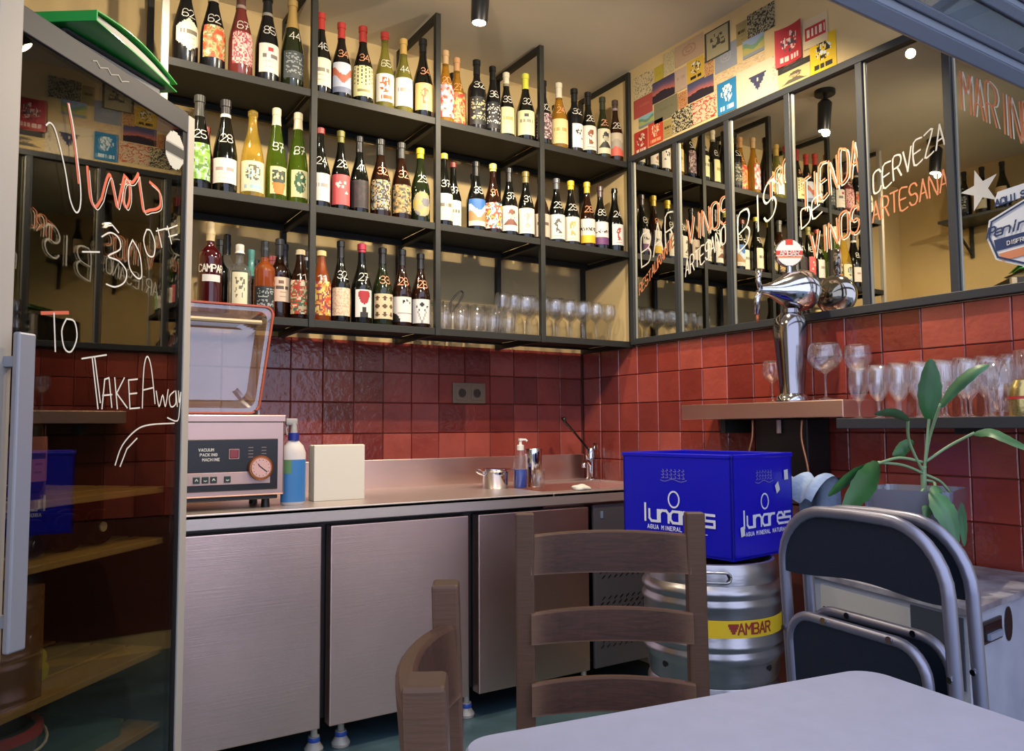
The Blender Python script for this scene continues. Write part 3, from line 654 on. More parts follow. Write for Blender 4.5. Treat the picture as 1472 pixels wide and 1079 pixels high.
def mword(txt, y0, z0, y1, z1, hgt, m, wd=.010, seed=0, jit=.05, xo=2.6117, double=None):
    st, W = text_strokes(txt, .88, jit, random.Random(seed))
    sx = (y0 - y1) / W
    def fn(u, v): return (xo, y0 - u * sx, z0 + (z1 - z0) * u / W + v * hgt)
    # stroke width handled in metric uv
    st2 = [[(a * sx, b * hgt) for a, b in s_] for s_ in st]
    st2 = [[tuple(p)[:2] for p in smoothpath([(a, b, 0) for a, b in s_], 3)] if len(s_) > 3 else s_ for s_ in st2]
    f2 = lambda u, v: (xo, y0 - u, z0 + (z1 - z0) * u / (sx * W) + v)
    if double:
        f3 = lambda u, v: (xo + .00015, y0 - u - .009, z0 + (z1 - z0) * u / (sx * W) + v - .007)
        ribbon(st2, wd * .5, f3, 'painted_word', double, mi)
    return ribbon(st2, wd * .72, f2, 'painted_word', m, mi)
mword('BAR', 2.905, 1.945, 2.665, 2.02, .15, m_white, .010, 1)
mword('RESTAURANTE', 2.925, 1.80, 2.675, 2.01, .050, m_orange, .007, 2)
mword('VINOS', 2.590, 1.995, 2.345, 2.045, .115, m_orange, .009, 3, double=m_white)
mword('ARTESANOS', 2.605, 1.845, 2.325, 1.965, .075, m_white, .008, 4)
mword('BIS', 2.285, 1.895, 2.085, 2.02, .15, m_white, .010, 5)
mword('TRO', 2.125, 2.07, 2.015, 2.16, .085, m_orange, .008, 6, double=m_white)
mword('TIENDA', 1.960, 1.995, 1.710, 2.09, .125, m_orange, .009, 7, double=m_white)
mword('DE', 1.965, 1.93, 1.870, 1.97, .07, m_white, .008, 8)
mword('VINOS', 1.925, 1.80, 1.715, 1.875, .095, m_orange, .009, 9, double=m_white)
mword('CERVEZA', 1.652, 1.985, 1.390, 2.09, .078, m_white, .008, 10)
mword('ARTESANA', 1.660, 1.885, 1.385, 1.935, .072, m_orange, .008, 11)
mword('MARINERA', 1.330, 2.19, 1.04, 1.92, .13, m_orange, .008, 12, double=m_white)
# star decal and sign stuck on the mirror
stp = []
for i in range(10):
    a = PI / 2 + i * PI / 5 + .25; r = .062 if i % 2 == 0 else .024
    stp.append((1.283 - r * math.cos(a), 1.907 + r * 1.15 * math.sin(a)))
mb = MB(); n = len(stp); mb.add([(2.6115, 1.283, 1.907)] + [(2.6115, a, b) for a, b in stp], [(0, i + 1, (i + 1) % n + 1) for i in range(n)])
tag(mb.obj('star_decal', mat('grey_white_vinyl', '#c9c6bb', .6)), 'white five-armed star decal stuck on the mirror near right edge', 'sticker')
sg = thing('mirror_sign', 'white shield-shaped beer sticker with blue script on the mirror', 'sign', (2.6095, 1.155, 1.745))
def poly_yz(pts, x, name, m): 
    n = len(pts); return MB().add([(x, -a, b) for a, b in pts] + [(x + .002, -a, b) for a, b in pts], [tuple(range(n)), tuple(range(2 * n - 1, n - 1, -1))] + [(i, i + n, (i + 1) % n + n, (i + 1) % n) for i in range(n)]).obj(name, m, sg)
m_navy = mat('navy_print', '#22375e', .5); m_vin = mat('white_vinyl', '#dcdcd8', .5)
poly_yz([(-.105, .055), (.0, .098), (.105, .055), (.115, .0), (.09, -.075), (0, -.115), (-.09, -.075), (-.115, .0)], .0, 'panel', m_vin)
poly_yz([(-.085, .115), (-.08, .095), (.14, .125), (.135, .16), (-.075, .14)], -.001, 'banner', m_vin)
poly_yz([(-.092, -.012), (.1, .005), (.093, -.03), (-.086, -.048)], -.0025, 'navy_band', m_navy)
poly_yz([(-.078, -.058), (.09, -.04), (.078, -.07), (-.07, -.082)], -.0025, 'orange_band', m_orange)
rimp = [(-.096, .048), (.0, .088), (.096, .048), (.105, .0), (.082, -.068), (0, -.104), (-.082, -.068), (-.105, .0), (-.096, .048)]
ribbon([rimp], .006, lambda u, v: (-.003, -u, v), 'outline', m_navy, sg)
def word_on(parent, txt, fn, H, wd, m, adv=.85, name='lettering', smooth=False, sub=1):
    st, W = text_strokes(txt, adv); st = [[((a - W / 2) * H, b * H) for a, b in s_] for s_ in st]
    return ribbon(st, wd, fn, name, m, parent, sub)
word_on(sg, 'AQUI SERVIMOS', lambda u, v: (-.003, -u - .02, .107 + v + u * .12), .020, .0045, m_navy)
word_on(sg, 'Penin$ular'.replace('$', 's').replace('P', 'P'), lambda u, v: (-.004, -u - v * .25, .008 + v + u * .1), .032, .0055, m_navy, .72)
word_on(sg, 'DISFRUTA EL', lambda u, v: (-.004, -u, -.031 + v + u * .09), .012, .0022, m_white)

# ------------------------------------------------------------ posters and stickers above the mirror
PO = [('cream card with pencil sketch near the ceiling corner', 2.960, 2.815, 2.815, 2.93, 'fine', ['#c9b88c', '#cdbd94', '#c2b084', '#8a7d62', '#cfc09a']),
('plain dusty red card beside the shelving post', 2.963, 2.823, 2.715, 2.812, 'plain', ['#a84a44', '#b05a50']),
('small blue landscape card above the red pair', 2.925, 2.816, 2.655, 2.712, 'hills', ['#8ab0b8', '#6a8a70', '#a0a860', '#788a90']),
('red sticker with pale drawing at lower left corner', 2.961, 2.860, 2.522, 2.642, 'logo', ['#b03428', '#e0c8b0', '#6a2a2a']),
('orange-red sticker with small figure, right beside the red one', 2.858, 2.754, 2.542, 2.660, 'logo', ['#c8442c', '#e8a070', '#e0d0b0']),
('yellow paint-drip card under the ceiling', 2.806, 2.742, 2.830, 2.925, 'plain', ['#b8a83c', '#b0a040']),
('pale cream card right of the yellow drip', 2.740, 2.668, 2.860, 2.968, 'fine', ['#c4b68c', '#bfb084', '#c9bc94', '#a89a74']),
('mountain sunset card, left of the two', 2.821, 2.667, 2.745, 2.850, 'sunset', ['#3c3c58', '#5c4c68', '#c06a58', '#2c2430']),
('olive green blank card', 2.814, 2.651, 2.640, 2.742, 'plain', ['#77735a', '#706c54']),
('tan strip card right of the orange-red sticker', 2.752, 2.690, 2.548, 2.634, 'plain', ['#a8925a', '#4a4230']),
('black and white doodle card, lower one', 2.689, 2.553, 2.549, 2.655, 'fine', ['#33312c', '#b8ac86', '#2e2c28', '#c2b68e']),
('pinkish grey card left of lower yellow poster', 2.665, 2.586, 2.746, 2.852, 'plain', ['#b8a08c', '#a89080']),
('yellow poster with black and white face drawing, far one', 2.584, 2.479, 2.759, 2.862, 'logo', ['#c8a43c', '#26241f', '#dcd8c8']),
('orange sketch card right of far yellow poster', 2.476, 2.417, 2.748, 2.842, 'fine', ['#b88a58', '#c09a68', '#9a5a3a', '#c4a070']),
('faded pink card touching the ceiling', 2.662, 2.475, 2.866, 2.968, 'ring', ['#b89c80', '#a8846c']),
('dark-framed beige picture under the ceiling', 2.469, 2.317, 2.812, 2.950, 'frame', ['#a09878', '#3c3f3a', '#4a463a']),
('mountain sunset card, right of the two', 2.585, 2.421, 2.662, 2.756, 'sunset', ['#3f4a68', '#5a5270', '#c06a58', '#2c2430']),
('small orange drawing card between the sunset cards', 2.648, 2.588, 2.648, 2.735, 'fine', ['#b87848', '#c09060', '#8a4a30']),
('cream poster with red ink blot', 2.552, 2.407, 2.550, 2.655, 'blob', ['#cdb898', '#cdb898', '#b8402c', '#cdb898', '#cdb898']),
('blue poster with white bird-like drawing', 2.400, 2.289, 2.539, 2.685, 'logo', ['#2878a8', '#c8dce0', '#e0e4dc']),
('grey-blue card with faint ring', 2.412, 2.283, 2.736, 2.850, 'ring', ['#8c9098', '#9a9ea6']),
('tan card left of upper doodle card', 2.283, 2.224, 2.812, 2.912, 'plain', ['#98885c', '#3c3628']),
('black and white doodle card, topmost one', 2.221, 2.076, 2.815, 2.925, 'fine', ['#33322c', '#9a9478', '#2c2c28', '#a8a082']),
('small blue and green landscape card under upper doodle card', 2.249, 2.134, 2.738, 2.818, 'hills', ['#90a0bc', '#7a9a78', '#b0a860', '#8a9098']),
('long cream strip card with faint pattern', 2.415, 2.134, 2.665, 2.733, 'fine', ['#cdb48c', '#ceb890', '#c0a078', '#d0ba92']),
('white poster with dark triangle', 2.287, 2.070, 2.525, 2.692, 'tri', ['#d2c2a4', '#3c3e58']),
('curled red poster with pale figure', 2.071, 1.943, 2.625, 2.785, 'logo', ['#b03038', '#e0c0b4', '#4a4450']),
('white card with red block lettering', 1.941, 1.829, 2.650, 2.768, 'redblock', ['#d4c09a', '#b83038', '#e8d8c0']),
('black strip above beige sketch card', 2.069, 1.914, 2.597, 2.623, 'plain', ['#2e2c2c', '#4a4846']),
('beige card with pencil sketch under the black strip', 2.070, 1.914, 2.528, 2.596, 'face', ['#d0b478', '#5a5244']),
('bright yellow poster with black and white face drawing, rightmost', 1.912, 1.795, 2.534, 2.677, 'logo', ['#e0b81c', '#26241f', '#d8e4e8'])]
for i, (lb, ya, yb, z0, z1, kd, cols) in enumerate(PO):
    x = 2.6285 - (i % 4) * .0007
    if kd == 'tri':
        c0, c1 = lin(cols[0]), lin(cols[1]); a_ = lambda u, v: c1 if (.32 < v < .72 and abs(u - .52) < (v - .30) * .52 and not ((u - .52) ** 2 + (v - .6) ** 2 < .0015)) else (mixc(c0, c1, .35) if u > .9 and noise.noise((u * 40, v * 30, 1)) > .1 else c0)
    elif kd == 'redblock':
        c0, c1, c2 = map(lin, cols); a_ = lambda u, v: (c2 if (.38 < v < .62 and (u * 6) % 1 < .55 and .12 < u < .88) else c1) if (.25 < v < .75 and .06 < u < .94) else c0
    else: a_ = art(kd, cols, i * 13 + 5)
    curl = .012 if 'curled' in lb else 0
    def fn(u, v, ya=ya, yb=yb, z0=z0, z1=z1, x=x, curl=curl): return (x - curl * (2 * u - 1) ** 2, ya + (yb - ya) * u, z0 + (z1 - z0) * v)
    o = grid_print('poster', a_, fn, 26, 22); tag(o, lb, 'poster', 'posters above the mirror')

# ------------------------------------------------------------ steel counter
co = thing('refrigerated_counter', 'long stainless steel refrigerated counter with doors along back wall', 'counter', (0, 0, 0))
YC = 2.7193
mb = MB().box(.15, 1.93, YC, 3.405, .852, .870, .003).box(2.60, 2.62, YC, 3.405, .852, .870).box(1.93, 2.60, YC, 2.80, .852, .870, .003).box(1.93, 2.60, 3.24, 3.405, .852, .870, .002)
mb.box(.15, 2.62, YC, YC + .02, .8166, .867, .003)
mb.obj('worktop', mat('satin_worktop_steel', '#dccdc4', .38, .82, bump=.03, bscale=40), co)
MB().box(.15, 2.615, 3.392, 3.408, .868, 1.001, .002).obj('backsplash', m_steel, co)
MB().box(1.93, 2.60, 2.80, 3.24, .72, .725).box(1.93, 1.935, 2.80, 3.24, .72, .862).box(2.595, 2.60, 2.80, 3.24, .72, .862).box(1.93, 2.6, 2.80, 2.805, .72, .862).box(1.93, 2.6, 3.235, 3.24, .72, .862).obj('sink_basin', m_steel, co)
MB().box(.15, 1.92, 2.79, 3.39, .115, .815).box(1.92, 2.615, 2.79, 3.39, .115, .715).obj('cabinet_body', m_dark, co)
for a, b in ((.16, .36), (.37, .929), (.962, 1.525), (1.570, 2.124)):
    d = MB().box(a, b, YC + .012, YC + .065, .10, .800, .004).obj('door', m_steel, co)
    MB().box(a + .004, b - .004, YC + .066, YC + .078, .11, .795).obj('gasket', m_dark, d)
vp = MB().box(2.154, 2.60, YC + .014, YC + .03, .10, .805, .003).obj('vent_panel', mat('dark_vent_steel', '#6a6870', .42, .6), co)
mb = MB()
for r in range(22):
    for c_ in range(11):
        x = 2.185 + c_ * .034 + (r % 2) * .010; z = .18 + r * .023
        if .40 < z < .47: continue
        mb.add([(x, YC + .0125, z), (x + .018, YC + .0125, z + .012), (x + .018, YC + .0125, z + .018), (x, YC + .0125, z + .006)], [(0, 1, 2, 3)])
vs = mb.obj('vent_slots', m_dark, co); vs['kind'] = 'stuff'
MB().box(2.19, 2.205, YC + .010, YC + .014, .745, .775, .001).obj('power_switch', mat('blue_grey_plastic', '#6f8098', .4), co)
for x in (.93, 1.03, 1.55, 2.14):
    MB().tube([(x, 2.80, .116), (x, 2.80, .05)], .012, 10).lathe([(0, .001), (.032, .001), (.034, .012), (.02, .035), (.02, .055), (0, .055)], 14, (x, 2.80, 0)).obj('leg', m_alu, co, 'smooth')
    MB().lathe([(.021, .036), (.023, .046), (.02, .052)], 14, (x, 2.80, 0)).obj('foot_ring', mat('blue_plastic_ring', '#2b50a8', .4), co, 'smooth')

# mixer tap with long black spray lever
tp = thing('mixer_tap', 'chrome mixer tap with long slanting black lever beside the corner', 'tap', (2.585, 3.30, .870))
MB().lathe([(0, 0), (.028, 0), (.028, .006), (.022, .012), (.022, .10), (.026, .105), (.026, .15), (.018, .165), (0, .167)], 16).obj('tap_body', m_chrome, tp, 'smooth')
MB().tube(smoothpath([(0, 0, .07), (-.06, -.05, .10), (-.12, -.10, .095), (-.13, -.11, .07)]), .011, 10).obj('spout', m_chrome, tp, 'all')
MB().tube([(-.01, -.005, .15), (-.12, -.03, .24), (-.205, -.05, .305), (-.215, -.052, .325)], [.006, .006, .008, .013], 8).obj('lever', m_dark, tp, 'all')
MB().tube([(.022, .0, .12), (.026, 0, .19)], .008, 8).obj('valve_stem', m_chrome, tp, 'all')
# things by the sink
pn = thing('steel_pot', 'small shiny steel pot with rim standing left of blue soap bottle', 'pot', (1.955, 3.05, .870))
pn.location = (1.86, 3.08, .870)
MB().lathe([(0, .0), (.055, 0), (.058, .004), (.06, .075), (.082, .085), (.082, .088), (.058, .083), (.055, .006), (0, .004)], 24).obj('pot_body', m_chrome, pn, 'smooth')
MB().tube(smoothpath([(-.058, 0, .06), (-.085, 0, .07), (-.10, 0, .08)]), .005, 6).obj('handle', m_chrome, pn, 'all')
sp = thing('soap_dispenser', 'clear pump bottle half full of blue dish soap', 'bottle', (1.965, 3.03, .870))
m_blueliq = mat('blue_liquid', '#1749b8', .15, coat=.4)
MB().lathe([(0, 0), (.030, 0), (.033, .004), (.033, .12), (.03, .14), (.014, .165), (.014, .175), (0, .175)], 18).obj('clear_body', G['clear'], sp, 'smooth')
MB().lathe([(0, .002), (.0305, .002), (.0315, .005), (.0315, .085), (0, .085)], 18).obj('blue_soap', m_blueliq, sp, 'smooth')
MB().lathe([(0, .172), (.017, .172), (.017, .195), (.007, .198), (.006, .215), (0, .215)], 14).box(-.008, .008, -.008, .008, .213, .226, .002).tube([(0, 0, .22), (.022, -.01, .22), (.028, -.013, .213)], .005, 6).obj('pump', mat('white_plastic', '#e8e4dc', .4), sp, 'smooth')
MB().lathe([(0, 0), (.030, 0), (.033, .004), (.041, .15), (.043, .175), (.041, .178), (0, .178)], 24).obj('cup', m_chrome, tag(thing('shaker', 'tall upturned steel cocktail tin right of blue soap', 'shaker', (2.05, 3.05, .870)), None), 'smooth')
put_glass('t', .085, .030, 2.00, 2.935, .870, 'small clear glass in front of the steel cocktail tin', 'glass by the sink')
def blob(name, r, seed, m, label, cat, loc, sx=1, sy=1, sz=.5):
    bm = bmesh.new(); bmesh.ops.create_icosphere(bm, subdivisions=3, radius=r)
    for v in bm.verts:
        n_ = noise.noise(v.co * (2.2 / r) * .5 + Vector((seed, 0, 0))); v.co *= 1 + n_ * .35
        v.co = Vector((v.co.x * sx, v.co.y * sy, max(v.co.z * sz, -r * sz * .5) + r * sz * .5))
    me = bpy.data.meshes.new(name); bm.to_mesh(me); bm.free()
    return tag(link(name, me, m, None, 'all', loc), label, cat)
blob('crumpled_cloth', .038, 3, mat('white_cloth', '#ded8cc', .9, bump=.3, bscale=50), 'crumpled white cloth lying in front of the sink', 'cloth', (2.135, 2.95, .869) if False else (1.875 + .24, 2.90 - .13, .8705), 1.1, .8, .45)
# spray bottle and paper sheets
sb = thing('cleaning_bottle', 'white plastic bottle of blue cleaner with navy collar', 'bottle', (.862, 2.86, .870))
def flat(mb, sy=.62): return mb.xf(lambda x, y, z: (x, y * sy, z))
flat(MB().lathe([(0, 0), (.040, 0), (.045, .006), (.045, .19), (.036, .215), (.018, .235), (.016, .25), (0, .25)], 24)).obj('plastic_body', mat('milky_plastic', '#d8cfc8', .45), sb, 'smooth')
flat(MB().lathe([(.0455, .012), (.0458, .165)], 24)).obj('blue_fill', mat('blue_cleaner', '#3f7cb8', .35), sb, 'smooth')
flat(MB().lathe([(.0463, .115), (.0463, .165)], 8, (0, 0, 0), 'z', PI, PI * 1.4)).obj('label', mat('green_label', '#5f8a58', .5), sb)
MB().lathe([(0, .235), (.020, .235), (.020, .262), (0, .263)], 16).obj('collar', mat('navy_plastic', '#23308a', .4), sb, 'smooth')
MB().lathe([(0, .262), (.014, .262), (.010, .30), (0, .305)], 12).box(-.030, .012, -.009, .009, .29, .315, .004).tube([(-.02, 0, .295), (-.028, 0, .275), (-.024, 0, .255)], .004, 6).obj('spray_head', mat('clear_grey_plastic', '#a8a29c', .3), sb, 'smooth')
ps = thing('paper_towel_block', 'upright off-white stack of folded paper towels on worktop', 'paper', (1.065, 2.97, .870))
m_paper = mat('paper_white', '#e2dac8', .9)
for i in range(6): MB().box(-.102, .102, -.04 + i * .011, -.0295 + i * .011, 0, .213 + .002 * math.sin(i * 2.2), .002).obj('folded_towel', m_paper, ps)

# vacuum packing machine
vm = thing('vacuum_packer', 'stainless vacuum packing machine with open clear lid and gauge', 'machine', (.40, 2.80, .870))
MB().box(-.02, .395, .02, .25, .03, .07, .004).obj('black_base', m_dark, vm)
MB().box(-.03, .412, 0, .27, .045, .325, .006).obj('steel_housing', mat('warm_brushed_steel', '#c9a79a', .32, .9, bump=.04, bscale=30, stretch=(1, 1, 30)), vm)
MB().box(-.034, .416, -.004, .274, .300, .327, .004).obj('top_rim', MATS['warm_brushed_steel'], vm)
for x in (.0, .36):
    for y in (.05, .22): MB().lathe([(0, 0), (.016, 0), (.014, .03), (0, .03)], 10, (x, y, 0)).obj('foot', m_dark, vm, 'smooth')
pan = MB().box(-.01, .387, -.006, .0, .065, .243, .01).obj('control_panel', mat('panel_black', '#17110f', .3), vm)
MB().box(.0, .36, -.0085, -.006, .088, .130, .002).obj('key_strip', mat('pinkish_steel_strip', '#c9a8a0', .4, .4), vm)
gz = MB().lathe([(0, -.010), (.038, -.010), (.042, -.014), (.043, -.006), (.043, .0)], 28, (.325, -.008, .142), 'y').obj('gauge', mat('copper_ring', '#b8764a', .3, .8), vm, 'smooth')
MB().lathe([(0, -.0165), (.033, -.0165), (.033, -.010)], 28, (.325, -.006, .142), 'y').obj('dial', mat('pink_dial', '#e0b0a8', .5), gz)
ribbon([[(.318, .150), (.345, .128)], [(.318, .150), (.315, .156)]], .003, lambda u, v: (u, -.0235, v), 'needle', m_dark, gz)
ribbon([[(.325 + .026 * math.cos(a), .142 + .026 * math.sin(a)), (.325 + .029 * math.cos(a), .142 + .029 * math.sin(a))] for a in [i * .45 for i in range(14)]], .0015, lambda u, v: (u, -.0232, v), 'tick_marks', m_dark, gz)
for i, x in enumerate((.075, .115, .143, .17, .215)):
    MB().box(x - .011, x + .011, -.0115, -.008, .095, .117, .003).obj('button', mat('green_black_key', '#24382e', .4), vm)
    ribbon([[(x - .004, .104), (x, .110 if i % 2 else .102), (x + .004, .104)]], .003, lambda u, v: (u, -.0122, v), 'key_symbol', m_white, vm)
MB().box(.222, .250, -.0085, -.0055, .178, .206, .002).obj('display', mat('red_display', '#8a3038', .3), vm)
ribbon([[(.220, .176), (.252, .176), (.252, .208), (.220, .208), (.220, .176)]], .002, lambda u, v: (u, -.009, v), 'display_frame', mat('pale_pink_line', '#c99a94', .5), vm)
for i, tx in enumerate(('VACUUM', 'PACKING', 'MACHINE')):
    word_on(vm, tx, lambda u, v, i=i: (.145 + u + i * .008, -.0068, .203 - i * .0165 + v), .0085, .0020, m_white, 1.0)
for i in range(4):
    for j in range(2): ribbon([[(.285 + j * .045, .180 + i * .011), (.300 + j * .045, .180 + i * .011)]], .0025, lambda u, v: (u, -.0068, v), 'indicator_mark', mat('grey_print', '#8a7a74', .5), vm)
# domed clear lid, tilted open
m_lid = glassy('lid_plastic', (.84, .72, .66), diff=.16, dcol=lin('#c09a88'), base=.16, rough=.08)
lid = bpy.data.objects.new('clear_lid', None); 
def lidm(x, y, z):   # lid local: x width, y up the lid, z thickness -> standing open
    k = .86 + .14 * y / .40; return (-.02 + (x + .02) * k, (.098 + y * .05 + z * .9), .332 + y)
def rrect(x0, x1, y0, y1, r, n=5):
    out = []
    for cx, cy, a0 in ((x1 - r, y1 - r, 0), (x0 + r, y1 - r, 90), (x0 + r, y0 + r, 180), (x1 - r, y0 + r, 270)):
        for i in range(n + 1): a = R_(a0 + 90 * i / n); out.append((cx + r * math.cos(a), cy + r * math.sin(a)))
    return out
mb = MB(); loops = [(rrect(-.02, .405, 0, .40, .035), 0.0), (rrect(-.02, .405, 0, .40, .035), .012), (rrect(.0, .385, .02, .38, .035), .014), (rrect(.03, .355, .05, .35, .04), .055), (rrect(.06, .325, .08, .32, .04), .062)]
n = len(loops[0][0])
for i, (lp, z) in enumerate(loops):
    mb.v += [lidm(a, b, z) for a, b in lp]
    if i: mb.f += [((i - 1) * n + j, (i - 1) * n + (j + 1) % n, i * n + (j + 1) % n, i * n + j) for j in range(n)]
mb.f.append(tuple((len(loops) - 1) * n + j for j in range(n)))
lo = mb.obj('clear_lid', m_lid, vm)
ed = rrect(-.018, .403, .002, .398, .034); MB().tube([lidm(a, b, .006) for a, b in ed + [ed[0]]], .0045, 6).obj('red_edge', mat('red_lid_edge', '#b4553a', .3, coat=.4), lo)
MB().tube([lidm(.03, .335, -.01), lidm(.36, .335, -.01)], .009, 8).obj('seal_bar', mat('beige_bar', '#b8a888', .4), lo)
MB().tube([(.02, .105, .325), (.02, .105, .345)], .012, 8).tube([(.34, .105, .325), (.34, .105, .345)], .012, 8).obj('hinge', m_chrome, vm)

# double wall socket
so = thing('double_socket', 'beige double power socket on the red tiled back wall', 'socket', (1.904, 3.408, 1.3185))
m_sock = mat('beige_plastic', '#857058', .45)
MB().box(-.093, .093, -.009, .0, -.051, .051, .003).obj('plate', m_sock, so)
for s in (-1, 1):
    MB().box(s * .042 - .033, s * .042 + .033, -.013, -.009, -.036, .036, .002).obj('insert', m_sock, so)
    q = MB().lathe([(.021, -.0135), (.024, -.0155), (.025, -.013)], 20, (s * .042, 0, 0), 'y').obj('socket_ring', m_sock, so, 'smooth')
    MB().lathe([(0, -.0136), (.021, -.0136)], 20, (s * .042, 0, 0), 'y').obj('socket_well', mat('socket_dark', '#3a2e24', .6), q)
    for d in (-1, 1): MB().lathe([(0, -.0142), (.003, -.0142)], 8, (s * .042 + d * .009, 0, 0), 'y').obj('pin_hole', m_dark, q)

# ------------------------------------------------------------ ceiling spotlights
m_bulb = mat('lamp_lens', '#ffffff', .5, emit='#fff0d8', estr=30)
for i, (p, tgt) in enumerate(LAMPS):
    t = thing('ceiling_spotlight', ['black ceiling spotlight hanging at top centre', 'black ceiling spotlight seen in the mirror beside a mullion', 'bright black spotlight glaring at top of the mirror', 'black ceiling spotlight left, out of direct view'][i], 'spotlight', (p[0], p[1], ZC), 0, 'ceiling spotlights')
    d = (Vector(tgt) - Vector(p)).normalized(); e = Vector((p[0], p[1], p[2])) - Vector((p[0], p[1], ZC)); n0 = Vector((0, 0, -.05))
    MB().lathe([(0, 0), (.055, 0), (.055, -.022), (.05, -.026), (0, -.026)], 24).obj('base', m_dark, t, 'smooth')
    MB().tube([(0, 0, -.02), n0], .008, 8).obj('stem', m_dark, t)
    q = e - n0; q = d * q.length
    MB().tube([n0, n0 + q * .08, n0 + q * .12, n0 + q * .9, n0 + q], [.02, .034, .038, .034, .032], 20).obj('housing', mat('satin_black', '#16181c', .35), t, 'smooth')
    MB().tube([n0 + q * 1.0, n0 + q * 1.01], [.027, .027], 20).obj('lens', m_bulb, t)

# small bottle shelf on left wall, over the fridge (seen in the mirror)
ls = thing('bracket_shelf', 'small grey wall shelf with bracket above the fridge, reflected in mirror', 'shelf', (XL, 2.66, 2.55))
MB().box(.0, .30, -.30, .30, 0, .02, .002).obj('board', m_frame, ls)
for y in (-.2, .22): MB().box(0, .02, y - .012, y + .012, -.22, 0, .002).tube([(.01, y, -.2), (.27, y, 0)], .010, 6).obj('bracket', m_iron, ls)
for i, (dy, lb) in enumerate(((.16, 'dark bottle marked 21 on the reflected wall shelf'), (.04, 'black capped bottle with cream label on reflected wall shelf'), (-.09, 'dark bottle with tan label on reflected wall shelf'))):
    bottle(XL + .20, 2.66 + dy, 2.5705, .33, 'burg', ['dark', 'black', 'dark'][i], BK, ['21', '', ''][i], 'w', ('script' if i == 0 else 'plain', [['#16181a', '#c8c8c0'], ['#d0c8a8', '#5a5444'], ['#d8b88a', '#5a4438']][i], .12, .48, 60), lb, .045, PI / 2 + .1)

# ------------------------------------------------------------ bar shelf, beer tower, glasses on right wall
sh = thing('bar_shelf', 'stainless bar ledge on the right wall carrying tap and glasses', 'shelf', (0, 0, 0))
MB().box(2.40, 2.618, 1.66, 2.435, 1.176, 1.238, .003).obj('raised_tray', m_steel, sh)
MB().box(2.36, 2.618, .30, 1.655, 1.146, 1.168, .003).obj('lower_shelf', m_steel, sh)
MB().box(2.352, 2.360, .30, 1.655, 1.138, 1.172, .002).obj('front_lip', m_frame, sh)
for y in (2.25, 1.3, .6): MB().box(2.45, 2.618, y - .012, y + .012, 1.12, 1.145 if y < 2 else 1.175).obj('bracket', m_iron, sh)
bt = thing('beer_tower', 'chrome beer tap tower with round red and white badge', 'beer tap', (2.462, 1.915, 1.238))
MB().lathe([(0, 0), (.060, 0), (.060, .008), (.048, .022), (.045, .03), (.050, .10), (.060, .22), (.063, .28), (.056, .315), (.034, .335), (.034, .35), (0, .35)], 28).obj('column', mat('tower_steel', '#9a979c', .14, 1.0), bt, 'smooth')
MB().lathe([(.052, .0), (.064, .004), (.060, .018), (.046, .03)], 28).obj('base_ring', m_chrome, bt, 'smooth')
# ovoid head lying along the local x axis, nose pulled out to the tap
head = []
for i in range(15):
    t = i / 14; x = -.155 + .29 * t; r = .078 * math.sqrt(max(0, 1 - ((t - .62) / .40) ** 2)) if t > .40 else .0
    r = max(r, .022 + .045 * max(0, t - .05) * 1.6 if t < .5 else r); head.append((r if 0 < i < 14 else 0, x))
prf = [(0, -.125), (.018, -.124), (.022, -.10), (.030, -.075), (.048, -.045), (.066, -.01), (.077, .03), (.078, .06), (.070, .09), (.048, .115), (.02, .127), (0, .129)]
hx = MB().lathe(prf, 28, (0, 0, .415), 'x'); hd = hx.obj('tap_head', mat('bright_chrome', '#d8d6d8', .10, 1.0, bump=.1, bscale=14), bt, 'smooth'); hd.rotation_euler = (0, 0, -YAW * 1.02 + .15); hd.scale = (.92, 1.0, 1.02)
for ob_, pts, rr in (('tap_spout', [(-.12, 0, .415), (-.13, 0, .39), (-.132, 0, .33)], [.014, .013, .009]), ('tap_lever', [(-.115, 0, .42), (-.125, 0, .46), (-.118, 0, .50)], [.010, .010, .014])):
    o = MB().tube(pts, rr, 10).obj(ob_, m_chrome, bt, 'all'); o.rotation_euler = (0, 0, -YAW + .15)
o = MB().tube([(-.130, 0, .33), (-.131, 0, .30)], .006, 8).obj('spout_tip', mat('copper_tip', '#b8603a', .4), bt, 'all'); o.rotation_euler = (0, 0, -YAW + .15)
MB().tube([(0, 0, .485), (0, 0, .53)], .010, 10).obj('badge_stem', m_chrome, bt)
bd = MB().lathe([(0, -.012), (.050, -.012), (.054, -.006), (.054, .006), (.050, .012), (0, .012)], 32, (0, 0, 0), 'y').obj('badge', m_chrome, bt, 'smooth', (0, 0, .565), (0, 0, -.55))
def badge_art(u, v):
    x, y = u - .5, v - .5
    if abs(y + .02) < .10 + x * .0: return lin('#d8442c')
    if y > .30 and abs(x) < .16: return lin('#d8442c')
    if -.20 < y < -.14: return lin('#e88a50')
    return lin('#f2ece4')
dsk = lambda u, v: (u - .5) ** 2 + (v - .5) ** 2 < .25
grid_print('badge_face', badge_art, lambda u, v: ((u - .5) * .100, -.0135, (v - .5) * .100), 28, 28, bd, dsk)
word_on(bd, 'AMBAR', lambda u, v: (u, -.0145, -.011 + v), .019, .0032, m_white, .8)
bb = thing('tap_connection_box', 'black box with copper beer lines under the bar ledge', 'box', (0, 0, 0))
MB().box(2.47, 2.60, 1.86, 2.10, .93, 1.174, .004).obj('casing', m_dark, bb)
for (y, dz) in ((2.10, .02), (1.87, -.03)):
    MB().tube(smoothpath([(2.455, y, 1.17), (2.45, y, 1.10), (2.44, y + dz, 1.0), (2.45, y + dz, .90)]), .004, 8).obj('copper_line', mat('copper_pipe', '#b07a5c', .35, .6), bb, 'all')
